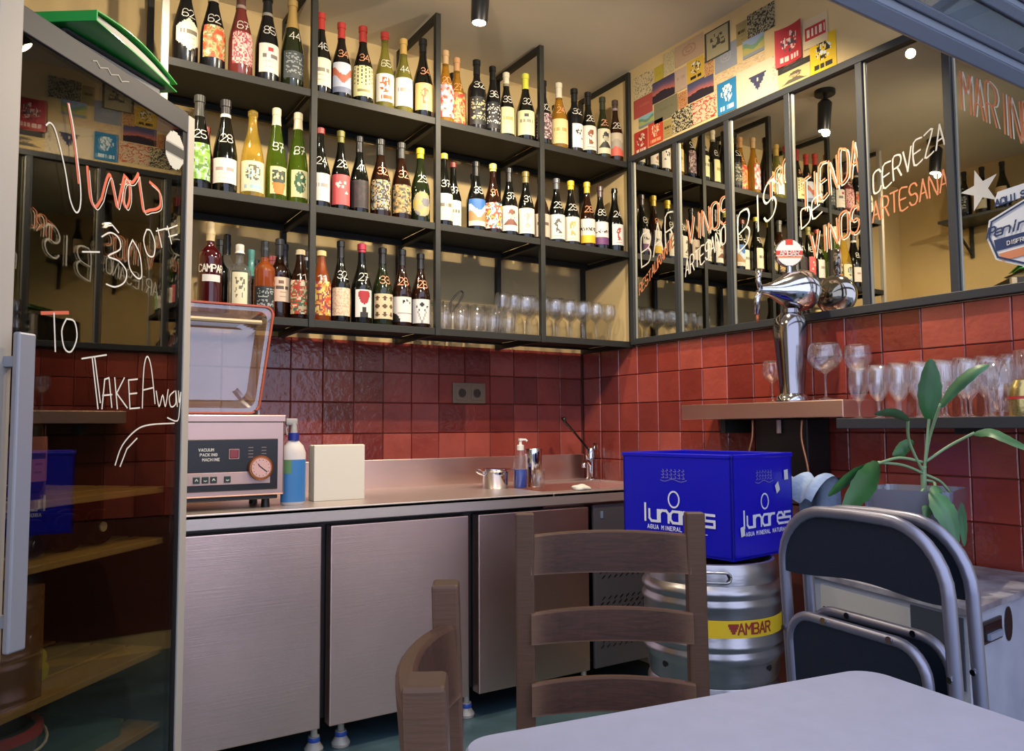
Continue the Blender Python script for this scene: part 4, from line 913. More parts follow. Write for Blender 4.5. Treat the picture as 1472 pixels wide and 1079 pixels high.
MB().tube([(2.462, 1.98, 1.17), (2.462, 1.98, 1.12)], .009, 8).obj('valve', mat('pinkish_plastic', '#b09088', .4), bb)

bl = (2.50, 1.84)
put_glass('w', .205, .060, 2.455, 1.765, 1.2385, 'large balloon glass right beside the beer tower', 'big balloon glasses')
put_glass('w', .20, .050, 2.560, 1.705, 1.2385, 'large balloon glass behind, second from the beer tower', 'big balloon glasses')
put_glass('w', .17, .040, 2.565, 2.09, 1.2385, 'stemmed glass partly hidden behind the beer tower', 'big balloon glasses')
for i in range(6):
    for j in range(3):
        y = 1.60 - i * .073 - j * .02
        put_glass('v', [.175, .185, .195][j], .033, 2.402 + j * .077, y, 1.1685, f'clear stemmed beer glass on lower ledge, {ROWN[j]} row, {ORD[i]} from the beer tower', 'stemmed glasses on the ledge')
for i, (x, y, hh) in enumerate(((2.435, 1.165, .165), (2.52, 1.125, .20), (2.57, 1.035, .235), (2.48, 1.04, .21))):
    put_glass('t', hh, .038, x, y, 1.1685, f'tall straight glass at right end of ledge, {ORD[i]} from the stemmed ones', 'straight glasses on the ledge')
cn = thing('gold_bottle', 'short gold and cream bulbous jar with red band at right edge', 'jar', (2.405, 1.095, 1.1685))
MB().lathe([(0, 0), (.030, 0), (.033, .01), (.033, .05), (.034, .06), (.030, .085), (.02, .105), (0, .112)], 20).obj('jar_body', mat('gold_foil', '#b8a468', .25, .8, bump=.3, bscale=40), cn, 'smooth')
MB().lathe([(.0345, .052), (.0348, .060)], 20).obj('red_band', m_red, cn, 'smooth')

# ------------------------------------------------------------ wine fridge
A46 = R_(46.88)
fr = thing('wine_fridge', 'tall glass-door wine fridge with chalk writing at the left', 'fridge', (-.02, 1.798, 0), A46)
Wd, Hf, Df = .5808, 2.0, .50
m_fin = mat('fridge_black', '#1b191b', .5); m_ftop = mat('fridge_dark_grey', '#34353a', .42)
MB().box(-.01, .015, .03, Df, .02, Hf, .002).box(Wd - .015, Wd + .01, .03, Df, .02, Hf, .002).box(-.01, Wd + .01, Df - .02, Df, .02, Hf).box(-.01, Wd + .01, .03, Df, Hf - .04, Hf, .002).box(-.01, Wd + .01, .03, Df, .02, .12).obj('cabinet', m_fin, fr)
dr = bpy.data.objects.new('door', None)
MB().box(.0, Wd - .018, -.004, .028, 1.945, Hf, .002).obj('top_rail', m_ftop, fr)
MB().box(-.060, .0, -.012, .028, .05, Hf + .06, .003).obj('left_stile', m_alu, fr)
MB().box(Wd - .018, Wd + .010, -.006, .030, .05, Hf - .005, .002).obj('right_stile', m_alu, fr)
MB().box(Wd - .036, Wd - .018, -.001, .026, .05, 1.945).obj('gasket', m_dark, fr)
MB().box(.0, Wd - .018, -.004, .028, .05, .12).obj('bottom_rail', m_ftop, fr)
MB().box(.0, Wd - .036, .0, .008, .12, 1.945).obj('door_glass', glassy('tinted_door_glass', (.72, .69, .60), base=.065, rough=.005), fr)
hn = MB().box(-.030, .012, -.055, -.040, .735, 1.335, .004).box(-.02, .0, -.042, -.010, .78, .80).box(-.02, .0, -.042, -.010, 1.27, 1.29).obj('handle', mat('pale_handle', '#9fa2ac', .35, .4), fr)
for z in (1.255, .80): MB().box(-.0605, -.030, -.0130, -.0115, z, z + .004).obj('stile_joint', m_dark, fr)
for z in (1.0, .868, .588, .40):
    for i in range(4): MB().box(.022, Wd - .022, .035 + i * .105, .125 + i * .105, z - .016, z, .002).obj('shelf_slat', m_pine, fr)
FS = {'w': {'V': [(0.077, 1.78), (0.088, 1.789), (0.104, 1.775), (0.131, 1.709), (0.149, 1.646), (0.167, 1.621), (0.179, 1.635), (0.179, 1.678), (0.166, 1.744), (0.151, 1.808), (0.137, 1.849)],
 'd': [(0.191, 1.539), (0.243, 1.55)], '3': [(0.25, 1.587), (0.277, 1.603), (0.305, 1.597), (0.311, 1.572), (0.272, 1.547), (0.308, 1.543), (0.335, 1.524), (0.329, 1.497), (0.298, 1.48), (0.268, 1.481)],
 '30': [(0.255, 1.612), (0.283, 1.622), (0.304, 1.61)], '0': [(0.354, 1.604), (0.341, 1.575), (0.347, 1.534), (0.376, 1.515), (0.391, 1.526), (0.381, 1.576), (0.354, 1.604)],
 'o1': [(0.405, 1.642), (0.395, 1.613), (0.41, 1.582), (0.434, 1.582), (0.438, 1.615), (0.421, 1.642), (0.405, 1.642)], 'f': [(0.448, 1.656), (0.466, 1.612)], 'f2': [(0.443, 1.648), (0.487, 1.666)], 'f3': [(0.487, 1.671), (0.506, 1.63)], 'f4': [(0.482, 1.661), (0.528, 1.684)], 'f5': [(0.494, 1.646), (0.529, 1.66)],
 'T2': [(0.115, 1.392), (0.122, 1.313)], 'O': [(0.15, 1.385), (0.138, 1.358), (0.147, 1.322), (0.167, 1.317), (0.182, 1.349), (0.173, 1.382), (0.15, 1.385)],
 'Ta': [(0.199, 1.304), (0.275, 1.319)], 'Tb': [(0.23, 1.31), (0.253, 1.196)], 'Tc': [(0.238, 1.31), (0.260, 1.21)], 'A': [(0.266, 1.196), (0.272, 1.263), (0.286, 1.267), (0.298, 1.2)], 'A2': [(0.267, 1.226), (0.297, 1.229)],
 'K': [(0.305, 1.268), (0.317, 1.197)], 'K2': [(0.338, 1.27), (0.313, 1.233), (0.351, 1.2)], 'E': [(0.385, 1.27), (0.353, 1.266), (0.361, 1.198), (0.396, 1.201)], 'E2': [(0.357, 1.233), (0.384, 1.236)],
 'W1': [(0.406, 1.201), (0.408, 1.296), (0.42, 1.328), (0.437, 1.299), (0.454, 1.213)], 'W2': [(0.41, 1.245), (0.444, 1.252)], 'w': [(0.458, 1.244), (0.471, 1.206), (0.484, 1.235), (0.496, 1.207), (0.506, 1.25)],
 'a': [(0.532, 1.247), (0.512, 1.232), (0.519, 1.207), (0.539, 1.215), (0.538, 1.248), (0.546, 1.208)], 'y': [(0.55, 1.248), (0.554, 1.219), (0.560, 1.245), (0.556, 1.197), (0.547, 1.17), (0.506, 1.178)],
 'u1': [(0.315, 1.067), (0.337, 1.111), (0.385, 1.147), (0.437, 1.16), (0.535, 1.164)], 'u2': [(0.332, 1.063), (0.354, 1.103), (0.389, 1.127)]},
 'o': {'Vr': [(0.137, 1.849), (0.149, 1.807), (0.161, 1.758), (0.174, 1.689)], 'i': [(0.198, 1.731), (0.203, 1.698), (0.211, 1.664), (0.227, 1.65), (0.246, 1.675)],
 'n': [(0.246, 1.675), (0.26, 1.723), (0.271, 1.736), (0.285, 1.702), (0.298, 1.67), (0.308, 1.709), (0.319, 1.751)], 'o': [(0.319, 1.751), (0.336, 1.74), (0.34, 1.702), (0.329, 1.677), (0.316, 1.695), (0.322, 1.735), (0.349, 1.744), (0.368, 1.771)],
 's': [(0.368, 1.771), (0.381, 1.722), (0.393, 1.686), (0.416, 1.694), (0.443, 1.705), (0.457, 1.721), (0.45, 1.752), (0.414, 1.764)], 'T1': [(0.083, 1.388), (0.154, 1.399)]}}
for col, d_ in FS.items():
    sm = [[tuple(p)[:2] for p in smoothpath([(a, b, 0) for a, b in s_], 4)] if len(s_) > 4 else s_ for s_ in d_.values()]
    for one in sm: ribbon([one], .0036 if col == 'w' else .0075, lambda u, v, c=col: (u, -.0012 if c == 'w' else -.0008, v), 'chalk_stroke', m_white if col == 'w' else mat('coral_paint_line', '#cf6246', .6), fr)
for k_ in ('i', 'n', 'o', 's'): ribbon([[tuple(p)[:2] for p in smoothpath([(a + .006, b - .006, 0) for a, b in FS['o'][k_]], 4)]], .002, lambda u, v: (u, -.0016, v), 'chalk_stroke', m_white, fr)
st_ = grid_print('round_sticker', lambda u, v: lin('#2c2e30') if abs(v - .5) < .12 else (lin('#b4b4ae') if (u - .5) ** 2 + (v - .5) ** 2 > .18 or abs(v - .5) > .16 else lin('#8a8a86')), lambda u, v: (.511 + (u - .5) * .082, -.0012, 1.88 + (v - .5) * .10), 24, 24, fr, dsk)
ribbon([[(.20 + i * .012, 1.975 + .006 * math.sin(i * 2.1)) for i in range(11)]], .002, lambda u, v: (u, -.0055, v), 'scratched_writing', mat('grey_scratch', '#a5a298', .7), fr)
def in_fr(x, y, z): 
    c_, s_ = math.cos(A46), math.sin(A46); return (-.02 + x * c_ - y * s_, 1.798 + x * s_ + y * c_, z)
# contents of the fridge
bottle(*in_fr(.165, .11, 1.0005)[:3], .32, 'burg', 'brown', BK, '', 'w', ('plain', ['#b8706c', '#3a2624'], .12, .42, 70), 'standing bottle with dusty pink label inside the fridge', .046, A46 - .3)
fb = []
for i, (x, zz, lb) in enumerate(((.20, .868, 'dark bottle lying bottom outward on second fridge shelf'), (.31, .868, 'dark bottle lying right of the first on second fridge shelf'), (.41, .868, 'dark bottle with cream cork end lying right on second fridge shelf'))):
    t = thing('wine_bottle', lb, 'bottle', in_fr(x, .10, zz + .044), A46, 'bottles lying in the fridge')
    mb = MB().lathe(profile('burg', .31, .043), 18); mb.xf(lambda a, b, c: (a, c, b)); mb.obj('glass_body', G['dark'], t, 'smooth')
    if i == 2: MB().lathe([(0, -.0015), (.012, -.0015), (.012, .002)], 12, (0, 0, 0), 'y').obj('cork_end', m_cream, t)
cb = thing('cardboard_box', 'brown cardboard box on third shelf of the fridge', 'box', in_fr(.03, .05, .5885), A46)
MB().box(0, .145, 0, .28, 0, .235, .003).obj('box_body', mat('cardboard', '#7a5226', .8, var=.1, vscale=8), cb)
MB().box(.0, .144, -.0008, 0, .09, .094).obj('tape_line', mat('tan_tape', '#a8834a', .5), cb)
for i, (x, y, zz, hh, lb) in enumerate(((.215, .09, .5885, .045, 'yellow screw cap lying at front of third fridge shelf'), (.30, .17, .5885, .05, 'yellow capped bottle end right on third fridge shelf'), (.40, .38, .5885 + .0, .15, 'yellow plastic funnel on third fridge shelf'))):
    m_y = mat('yellow_cap_plastic', '#b9b21e', .4)
    if i < 2:
        t = thing('oil_bottle', lb, 'bottle', in_fr(x, y, zz + .036), A46, None)
        mb = MB().lathe([(0, .30), (.034, .298), (.035, .06), (.02, .04), (.016, .03), (0, .03)], 16, (0, 0, 0), 'y'); mb.obj('bottle_body', G['white'], t, 'smooth')
        MB().lathe([(0, -.002), (.021, -.002), (.022, .03), (0, .03)], 16, (0, 0, 0), 'y').obj('cap', m_y, t, 'smooth')
    else:
        t = thing('funnel', lb, 'funnel', in_fr(x, y, zz), A46)
        MB().lathe([(.008, 0), (.01, .09), (.045, .16), (.047, .162), (.009, .088)], 18).obj('cone', m_y, t, 'smooth')
bk = thing('bucket', 'bucket with red rim at the bottom of the fridge', 'bucket', in_fr(.13, .14, .4005), A46)
MB().lathe([(0, 0), (.08, 0), (.095, .12), (.09, .12), (.075, .006), (0, .006)], 24).obj('pail', mat('grey_beige_plastic', '#5c5a44', .5), bk, 'smooth')
MB().lathe([(.088, .112), (.102, .112), (.102, .13), (.088, .13)], 24).obj('rim', m_red, bk, 'smooth')
MB().tube([(.10 * math.cos(a), -.02 - .09 * abs(math.sin(a)), .12 - .03 * abs(math.sin(a))) for a in [PI * i / 12 for i in range(13)]], .003, 6).obj('handle', m_white, bk)
ty = thing('food_tray', 'teal plastic tray beside the bucket in the fridge', 'tray', in_fr(.36, .2, .4005), A46)
MB().prism(rrect(-.12, .12, -.13, .13, .04), 0, .03).obj('tray_body', mat('teal_plastic', '#3f6a66', .5), ty)
# binder and green folder on the fridge
bi = thing('black_binder', 'dark grey binder lying on top of the fridge', 'binder', in_fr(.36, .19, 2.0005), A46 + R_(-4))
MB().box(-.17, .16, -.15, .13, .0, .006, .002).box(-.17, .16, -.15, .13, .044, .05, .002).box(-.17, -.164, -.15, .13, 0, .05, .002).obj('cover', mat('charcoal_card', '#3b3c40', .55), bi)
MB().box(-.16, .15, -.14, .125, .008, .042).obj('paper_block', m_paper, bi)
gf = thing('green_folder', 'bright green plastic folder lying on the dark binder', 'folder', in_fr(.33, .16, 2.051), A46 + R_(8))
m_green = mat('green_plastic', '#22a846', .35, coat=.2)
def bow(mb, k=.022): return mb.xf(lambda x, y, z: (x, y, z + k * math.cos(min(1, abs(x) / .19) * PI / 2)))
def sheet(z0, z1, x0=-.18, x1=.19, y0=-.17, y1=.14):
    mb = MB()
    for i in range(8):
        a, b = x0 + (x1 - x0) * i / 8, x0 + (x1 - x0) * (i + 1) / 8; mb.box(a, b, y0, y1, z0, z1)
    return mb
bow(sheet(.0, .003), .004).obj('lower_cover', m_green, gf); bow(sheet(.021, .024)).obj('upper_cover', m_green, gf)
bow(sheet(.0, .024, -.183, -.179), .012).obj('spine', m_green, gf)
bow(sheet(.004, .020, -.17, .17, -.16, .13), .012).obj('papers', mat('grey_paper', '#b9b4ac', .8), gf)

# ------------------------------------------------------------ kegs and crate
def keg(z, label, lettered):
    t = thing('beer_keg', label, 'keg', (1.928, 1.837, z), -.62, 'steel kegs')
    R = .222; H = .365
    pr = [(0, .03), (R * .8, .03), (R * .86, 0), (R * .90, 0), (R * .93, .02), (R * .93, .055), (R * .97, .068), (R * .985, .075), (R, .085), (R, .093), (R * .965, .103), (R * .965, .108), (R, .118), (R, .126), (R * .97, .136), (R * .97, .225), (R, .237), (R, .246), (R * .965, .257), (R * .965, .262), (R, .273), (R, .282), (R * .97, .292), (R * .93, .302), (R * .93, .345), (R * .90, .363), (R * .86, .365), (R * .80, .33), (0, .33)]
    MB().lathe(pr, 48).obj('barrel', mat('keg_steel', '#a8a6aa', .30, .95, bump=.12, bscale=12, stretch=(1, 1, 5)), t, 'smooth')
    for a in (-.15, 2.0, 4.1):
        mb = MB(); lp = rrect(-.055, .055, .312, .342, .014)
        mb.add([((R * .932 + .001) * math.sin(u / R + a), -(R * .932 + .001) * math.cos(u / R + a), v) for u, v in lp], [tuple(range(len(lp)))]); mb.obj('hand_hole', m_dark, t)
        MB().tube([((R * .935) * math.sin(u / R + a), -(R * .935) * math.cos(u / R + a), v) for u, v in lp + [lp[0]]], .004, 6).obj('hole_rim', MATS['keg_steel'], t, 'all')
    for a in (-.95, .75):
        MB().lathe([(0, 0), (.010, 0)], 10, (0, 0, 0), 'y').obj('drain_hole', m_dark, t, False, ((R * .932 + .002) * math.sin(a), -(R * .932 + .002) * math.cos(a), .05), (0, 0, a))
    if lettered:
        grid_print('yellow_band', lambda u, v: lin('#e0bc1c'), lambda u, v: ((R * .97 + .0012) * math.sin((u - .5) * 2.6), -(R * .97 + .0012) * math.cos((u - .5) * 2.6), .152 + .052 * v), 40, 1, t)
        fk = lambda u, v: ((R * .97 + .002) * math.sin((u) / R), -(R * .97 + .002) * math.cos((u) / R), .164 + v)
        mr_ = mat('keg_red_print', '#8e2a1c', .5)
        word_on(t, 'AMBAR', lambda u, v: fk(u + .098, v), .030, .0055, mr_, .84, sub=2)
        ribbon([[(.010, .026), (.036, .026)], [(.013, .019), (.033, .019)], [(.017, .012), (.029, .012)], [(.021, .005), (.025, .005)]], .0085, fk, 'triangle_mark', mr_, t)
    return t
keg(.3655, 'upper steel keg with yellow band, under the blue crate', True)
keg(.0005, 'lower steel keg on the floor, under the banded keg', False)
AC = R_(97); LW, DW, HC = .455, .341, .328
cr = thing('bottle_crate', 'bright blue plastic bottle crate with white lettering on kegs', 'crate', (1.882, 1.696, .7308), AC)
m_blue = mat('crate_blue', '#0a10b8', .38, coat=.15)
# local x runs back along the left face, local y = -D .. 0 (right face along -y)
mb = MB().box(0, LW, -.012, 0, 0, HC, .003).box(0, LW, -DW, -DW + .012, 0, HC, .003).box(0, .012, -DW, 0, 0, HC, .003).box(LW - .012, LW, -DW, 0, 0, HC, .003).box(0, LW, -DW, 0, 0, .008)
mb.obj('crate_shell', m_blue, cr)
MB().box(-.003, LW + .003, -.010, .003, HC - .014, HC, .003).box(-.003, .010, -DW - .003, .003, HC - .014, HC, .003).box(LW - .01, LW + .003, -DW, 0, HC - .014, HC, .003).box(0, LW, -DW - .003, -DW + .01, HC - .014, HC, .003).obj('rim', m_blue, cr)
for i in range(1, 4): MB().box(.012 + i * (LW - .024) / 4 - .002, .012 + i * (LW - .024) / 4 + .002, -DW + .012, -.012, .008, .22).obj('divider', m_blue, cr)
m_cw = mat('crate_white_print', '#e4e6f2', .5)
# visible faces: left face = local y=0 plane seen from +y (text runs from far x to near x=0); right face = local x=0 plane
fL = lambda u, v: (LW - u, .0032, v)
fRt = lambda u, v: (-.0032, -u, v)
def crate_print(f, W, k):
    def put(txt, cx, z, H, wd, adv): word_on(cr, txt, lambda u, v: f(cx + u, z + v), H, wd, m_cw, adv)
    put('lunares', W * .52, .098, .056 * k, .0085 * k, .82)
    put('AGUA MINERAL NATURAL', W * .52, .072, .0125 * k, .0026 * k, 1.05)
    ribbon([[(W * .5 + .022 * k * math.cos(a), .175 + .026 * k * math.sin(a)) for a in [2 * PI * i / 24 for i in range(25)]]], .0055 * k, f, 'ring_logo', m_cw, cr)
    r = random.Random(int(W * 100)); st = []
    for j in range(3):
        for i in range(6):
            u0 = W * .5 - .05 * k + i * .017 * k; st.append([(u0, .245 + j * .011), (u0 + .011 * k, .247 + j * .011 + r.uniform(-.003, .003)), (u0 + .006 * k, .253 + j * .011)])
    st.append([(W * .5 - .055 * k + .11 * k * i / 10, .238 - .004 * math.sin(i)) for i in range(11)])
    ribbon(st, .0016, f, 'embossed_crest', mat('worn_silver_print', '#8a88b8', .5), cr)
crate_print(fL, LW, 1.0); crate_print(fRt, DW, .92)
for (u, v, s, a) in ((.245, .215, .026, .5), (.298, .255, .028, .1), (.045, .088, .026, .2)):
    MB().add([fRt(u + s * math.cos(a + q) * .6, v + s * math.sin(a + q) * .8) for q in (.8, 2.3, 3.9, 5.4)], [(0, 1, 2, 3)]).xf(lambda x, y, z: (x - .0008, y, z)).obj('paper_scrap', m_vin, cr)

# ------------------------------------------------------------ white cooler box with plant and pot
wbx = thing('white_cooler', 'scuffed white metal cooler against right wall, handle slot', 'cooler', (0, 0, 0))
A_, B_, C_, D_ = (1.975, 1.045), (2.11, 1.60), (2.600, 1.120), (2.600, 1.60)
m_wb = mat('scuffed_white_metal', '#b4bccc', .45, bump=.05, bscale=20, col2='#a4adbf', vscale=9)
MB().prism([A_, C_, D_, B_], .02, .685).obj('body', m_wb, wbx)
q = .012
MB().prism([(A_[0] - q, A_[1] - q), (C_[0], C_[1] - q), (D_[0], D_[1] + q), (B_[0] - q, B_[1] + q)], .685, .700).obj('top_plate', mat('marbled_grey_top', '#77747e', .4, col2='#a8a8b0', vscale=14), wbx)
def fc(P, Q, u, v, d=0.0):   # point on vertical face P->Q, u metres along, v height, d outward
    P, Q = Vector((*P, 0)), Vector((*Q, 0)); t = (Q - P).normalized(); n_ = Vector((t.y, -t.x, 0)); p = P + t * u + n_ * d; return (p.x, p.y, v)
def face_box(P, Q, u0, u1, z0, z1, d0, d1, name, m, parent=wbx):
    mb = MB(); mb.add([fc(P, Q, u, z, d) for z in (z0, z1) for d in (d0, d1) for u in (u0, u1)], [(0, 2, 3, 1), (4, 5, 7, 6), (0, 1, 5, 4), (2, 6, 7, 3), (0, 4, 6, 2), (1, 3, 7, 5)]); return mb.obj(name, m, parent)
face_box(B_, A_, .06, .40, .53, .665, .0005, .006, 'side_panel', mat('cream_white_panel', '#c4c4c0', .5))
face_box(B_, A_, .40, .56, .50, .675, .0005, .004, 'dark_recess', mat('slate_panel', '#3c4450', .5))
for u in (.075, .385): MB().lathe([(0, 0), (.005, .001), (0, .003)], 8).obj('screw', m_dark, wbx, False, fc(B_, A_, u, .60, .007))
face_box(A_, C_, .075, .20, .60, .655, .0005, .006, 'handle_frame', m_frame)
face_box(A_, C_, .083, .192, .607, .647, .0055, .008, 'handle_slot', m_dark)
face_box(A_, C_, .095, .180, .610, .625, .008, .016, 'handle_grip', mat('pale_grip', '#8c98ae', .4))
for u in (.025, .255):
    lp = [(u + .026 * math.cos(a), .625 + .045 * math.sin(a)) for a in [2 * PI * i / 20 for i in range(20)]]
    MB().add([fc(A_, C_, a, b, .003) for a, b in lp], [tuple(range(20))]).obj('oval_port', m_fin, wbx)
pt = thing('plant_pot', 'cloudy grey translucent plastic tub holding the plant', 'pot', (2.265, 1.335, .7005), .3)
lp0, lp1 = rrect(-.10, .10, -.10, .10, .03), rrect(-.125, .125, -.12, .12, .035); n = len(lp0)
MB().add([(a, b, 0) for a, b in lp0] + [(a, b, .262) for a, b in lp1] + [(a * .96, b * .96, .262) for a, b in lp1] + [(a * .95, b * .95, .006) for a, b in lp0],
  [tuple(range(n))] + [(k * n + i, k * n + (i + 1) % n, (k + 1) * n + (i + 1) % n, (k + 1) * n + i) for k in range(3) for i in range(n)] + [tuple(range(3 * n, 4 * n))]).obj('tub', glassy('cloudy_plastic', (.62, .64, .72), diff=.5, dcol=lin('#8d93a8'), base=.12, rough=.15), pt)
pl = thing('leafy_plant', 'green houseplant with long arching leaves by the glasses', 'plant', (0, 0, 0))
m_leaf = mat('leaf_green', '#26592a', .4, var=.25, vscale=12); m_leaf2 = mat('leaf_grey_green', '#43704c', .4, var=.25, vscale=12); m_stem = mat('stem_green', '#7f9a72', .5)
MB().lathe([(0, 0), (.07, 0), (.08, .12), (0, .125)], 16, (2.235, 1.315, .712)).obj('root_ball', mat('dark_soil', '#1c1713', .9, bump=.4, bscale=30), pl)
MB().tube(smoothpath([(2.225, 1.295, .82), (2.218, 1.283, .9), (2.215, 1.28, .97), (2.214, 1.278, 1.03)]), [.008] * 18 + [.010], 8).obj('stem', m_stem, pl, 'all')
LV = [('p', [(2.214, 1.278, 1.006), (2.218, 1.268, 1.09), (2.222, 1.259, 1.178)]), ('b', [(2.222, 1.259, 1.165), (2.221, 1.257, 1.22), (2.221, 1.252, 1.274), (2.22, 1.248, 1.338)], .036, 0, 'g'),
 ('p', [(2.214, 1.278, 1.006), (2.224, 1.263, 1.11), (2.198, 1.212, 1.208)]), ('b', [(2.198, 1.212, 1.200), (2.194, 1.164, 1.253), (2.194, 1.114, 1.292), (2.206, 1.081, 1.309)], .022, .7, 's'),
 ('p', [(2.213, 1.277, 1.01), (2.16, 1.285, 1.1), (2.122, 1.264, 1.164)]), ('b', [(2.122, 1.264, 1.160), (2.049, 1.25, 1.177), (1.989, 1.241, 1.184), (1.913, 1.23, 1.18)], .022, .9, 's'),
 ('p', [(2.216, 1.273, 1.042), (2.257, 1.224, 1.089), (2.282, 1.166, 1.126)]), ('b', [(2.282, 1.166, 1.124), (2.267, 1.116, 1.126), (2.256, 1.065, 1.106), (2.246, 1.000, 1.075)], .022, .8, 's'),
 ('p', [(2.209, 1.278, 1.042), (2.14, 1.305, 1.055), (2.054, 1.317, 1.041)]), ('b', [(2.054, 1.317, 1.042), (1.964, 1.316, 1.021), (1.88, 1.312, 0.992), (1.806, 1.302, 0.965)], .020, .5, 'g'), ('b', [(2.054, 1.317, 1.041), (1.961, 1.283, 1.009), (1.898, 1.279, 0.966), (1.841, 1.283, 0.929)], .038, .2, 'g'),
 ('p', [(2.21, 1.279, 1.01), (2.15, 1.301, 1.034), (2.06, 1.32, 1.044)]), ('b', [(2.205, 1.30, 1.10), (2.184, 1.31, 1.09), (2.165, 1.32, 1.07), (2.148, 1.33, 1.06)], .020, 0, 'g'),
 ('p', [(2.217, 1.275, 1.006), (2.255, 1.253, 0.985), (2.279, 1.24, 0.953)]), ('b', [(2.279, 1.24, 0.956), (2.297, 1.231, 0.919), (2.311, 1.226, 0.873), (2.317, 1.226, 0.80)], .022, .6, 's'),
 ('p', [(2.217, 1.276, 0.99), (2.225, 1.256, 0.985), (2.192, 1.234, 0.974)]), ('b', [(2.192, 1.234, 0.976), (2.156, 1.201, 0.935), (2.144, 1.176, 0.895), (2.145, 1.155, 0.825)], .036, .3, 's'),
 ('p', [(2.218, 1.278, 0.97), (2.18, 1.28, 0.934), (2.163, 1.285, 0.868)]), ('b', [(2.18, 1.262, 0.931), (2.166, 1.245, 0.92), (2.155, 1.24, 0.906), (2.144, 1.236, 0.885)], .016, .2, 's')]
view = Vector((math.sin(YAW + .35), math.cos(YAW + .35), 0))
for it in LV:
    if it[0] == 'p': MB().tube(smoothpath(it[1], 5), .0042, 6).obj('leaf_stalk', m_stem, pl, 'all'); continue
    _, pts, wd, tw, col = it; P = smoothpath(pts, 5); mb = MB(); N_ = len(P)
    for i, p in enumerate(P):
        t = i / (N_ - 1); tan = (P[min(i + 1, N_ - 1)] - P[max(i - 1, 0)]).normalized()
        side = tan.cross(view).normalized(); nrm = side.cross(tan)
        side = (side * math.cos(tw) + nrm * math.sin(tw)); wv = wd * .88 * (math.sin(PI * min(1, t * .92 + .06)) ** .75) * (1 + .05 * math.sin(i * 2.3))
        for s in (-1, -.5, 0, .5, 1): mb.v.append(tuple(p + side * wv * s + nrm * (-.010 * (1 - abs(s)) * min(1, wv * 40))))
    for i in range(N_ - 1):
        for j in range(4): mb.f.append((i * 5 + j, i * 5 + j + 1, i * 5 + j + 6, i * 5 + j + 5))
    me = bpy.data.meshes.new('leaf'); me.from_pydata(mb.v, [], mb.f); me.update(); lf = link('leaf', me, m_leaf if col == 'g' else m_leaf2, pl, 'all')
    MB().tube([p - view * .0 for p in P[:-2]], .0013, 4).obj('midrib', mat('pale_midrib', '#93b08a', .5), lf)
# draped towel under the ledge
tw = MB(); nx, ny = 14, 18
for j in range(ny + 1):
    for i in range(nx + 1):
        u, v = i / nx, j / ny; a = v * PI * .95
        tw.v.append((2.30 + .055 * math.cos(a) + .012 * math.sin(u * 9 + v * 4), 1.66 + u * .16 - .03 * math.sin(v * 3) + .02 * v, .98 - (1 - math.sin(a)) * .20 * (v < .5) + .0 - (1 - math.sin(a)) * .10 * (v >= .5) + .010 * math.sin(u * 12)))
for j in range(ny):
    for i in range(nx): k = j * (nx + 1) + i; tw.f.append((k, k + 1, k + nx + 2, k + nx + 1))
rk = thing('towel_rail', 'short dark rail under the bar ledge holding a towel', 'rail', (0, 0, 0))
MB().tube([(2.618, 1.74, .955), (2.30, 1.74, .955)], .010, 8).obj('rail_bar', m_iron, rk)
tag(tw.obj('towel', mat('blue_towel', '#9fb2cc', .9, bump=.3, bscale=60, col2='#7f94b4', vscale=9), None, 'all'), 'pale blue towel draped beneath the bar ledge beside the crate', 'towel')

# ------------------------------------------------------------ table
tb = thing('bar_table', 'pale grey rounded square table in the foreground', 'table', (.79, .50, 0), R_(-8.5))
m_tab = mat('grey_laminate', '#9fa1b3', .42, bump=.02, bscale=60, var=.03, vscale=30)
lp = rrect(-.36, .36, -.36, .36, .045, 8)
mb = MB(); n = len(lp)
for z, s in ((.722, .985), (.727, 1), (.745, 1), (.75, .992)): mb.v += [(a * s, b * s, z) for a, b in lp]
mb.f += [(k * n + i, k * n + (i + 1) % n, (k + 1) * n + (i + 1) % n, (k + 1) * n + i) for k in range(3) for i in range(n)] + [tuple(reversed(range(n))), tuple(range(3 * n, 4 * n))]
mb.obj('tabletop', m_tab, tb)
MB().tube([(0, 0, .03), (0, 0, .723)], .035, 16).box(-.2, .2, -.2, .2, .711, .7215, .003).obj('column', m_frame, tb, 'smooth')
MB().lathe([(0, .0005), (.12, .0005), (.12, .008), (.05, .03), (0, .031)], 24).obj('base_plate', m_frame, tb, 'smooth')

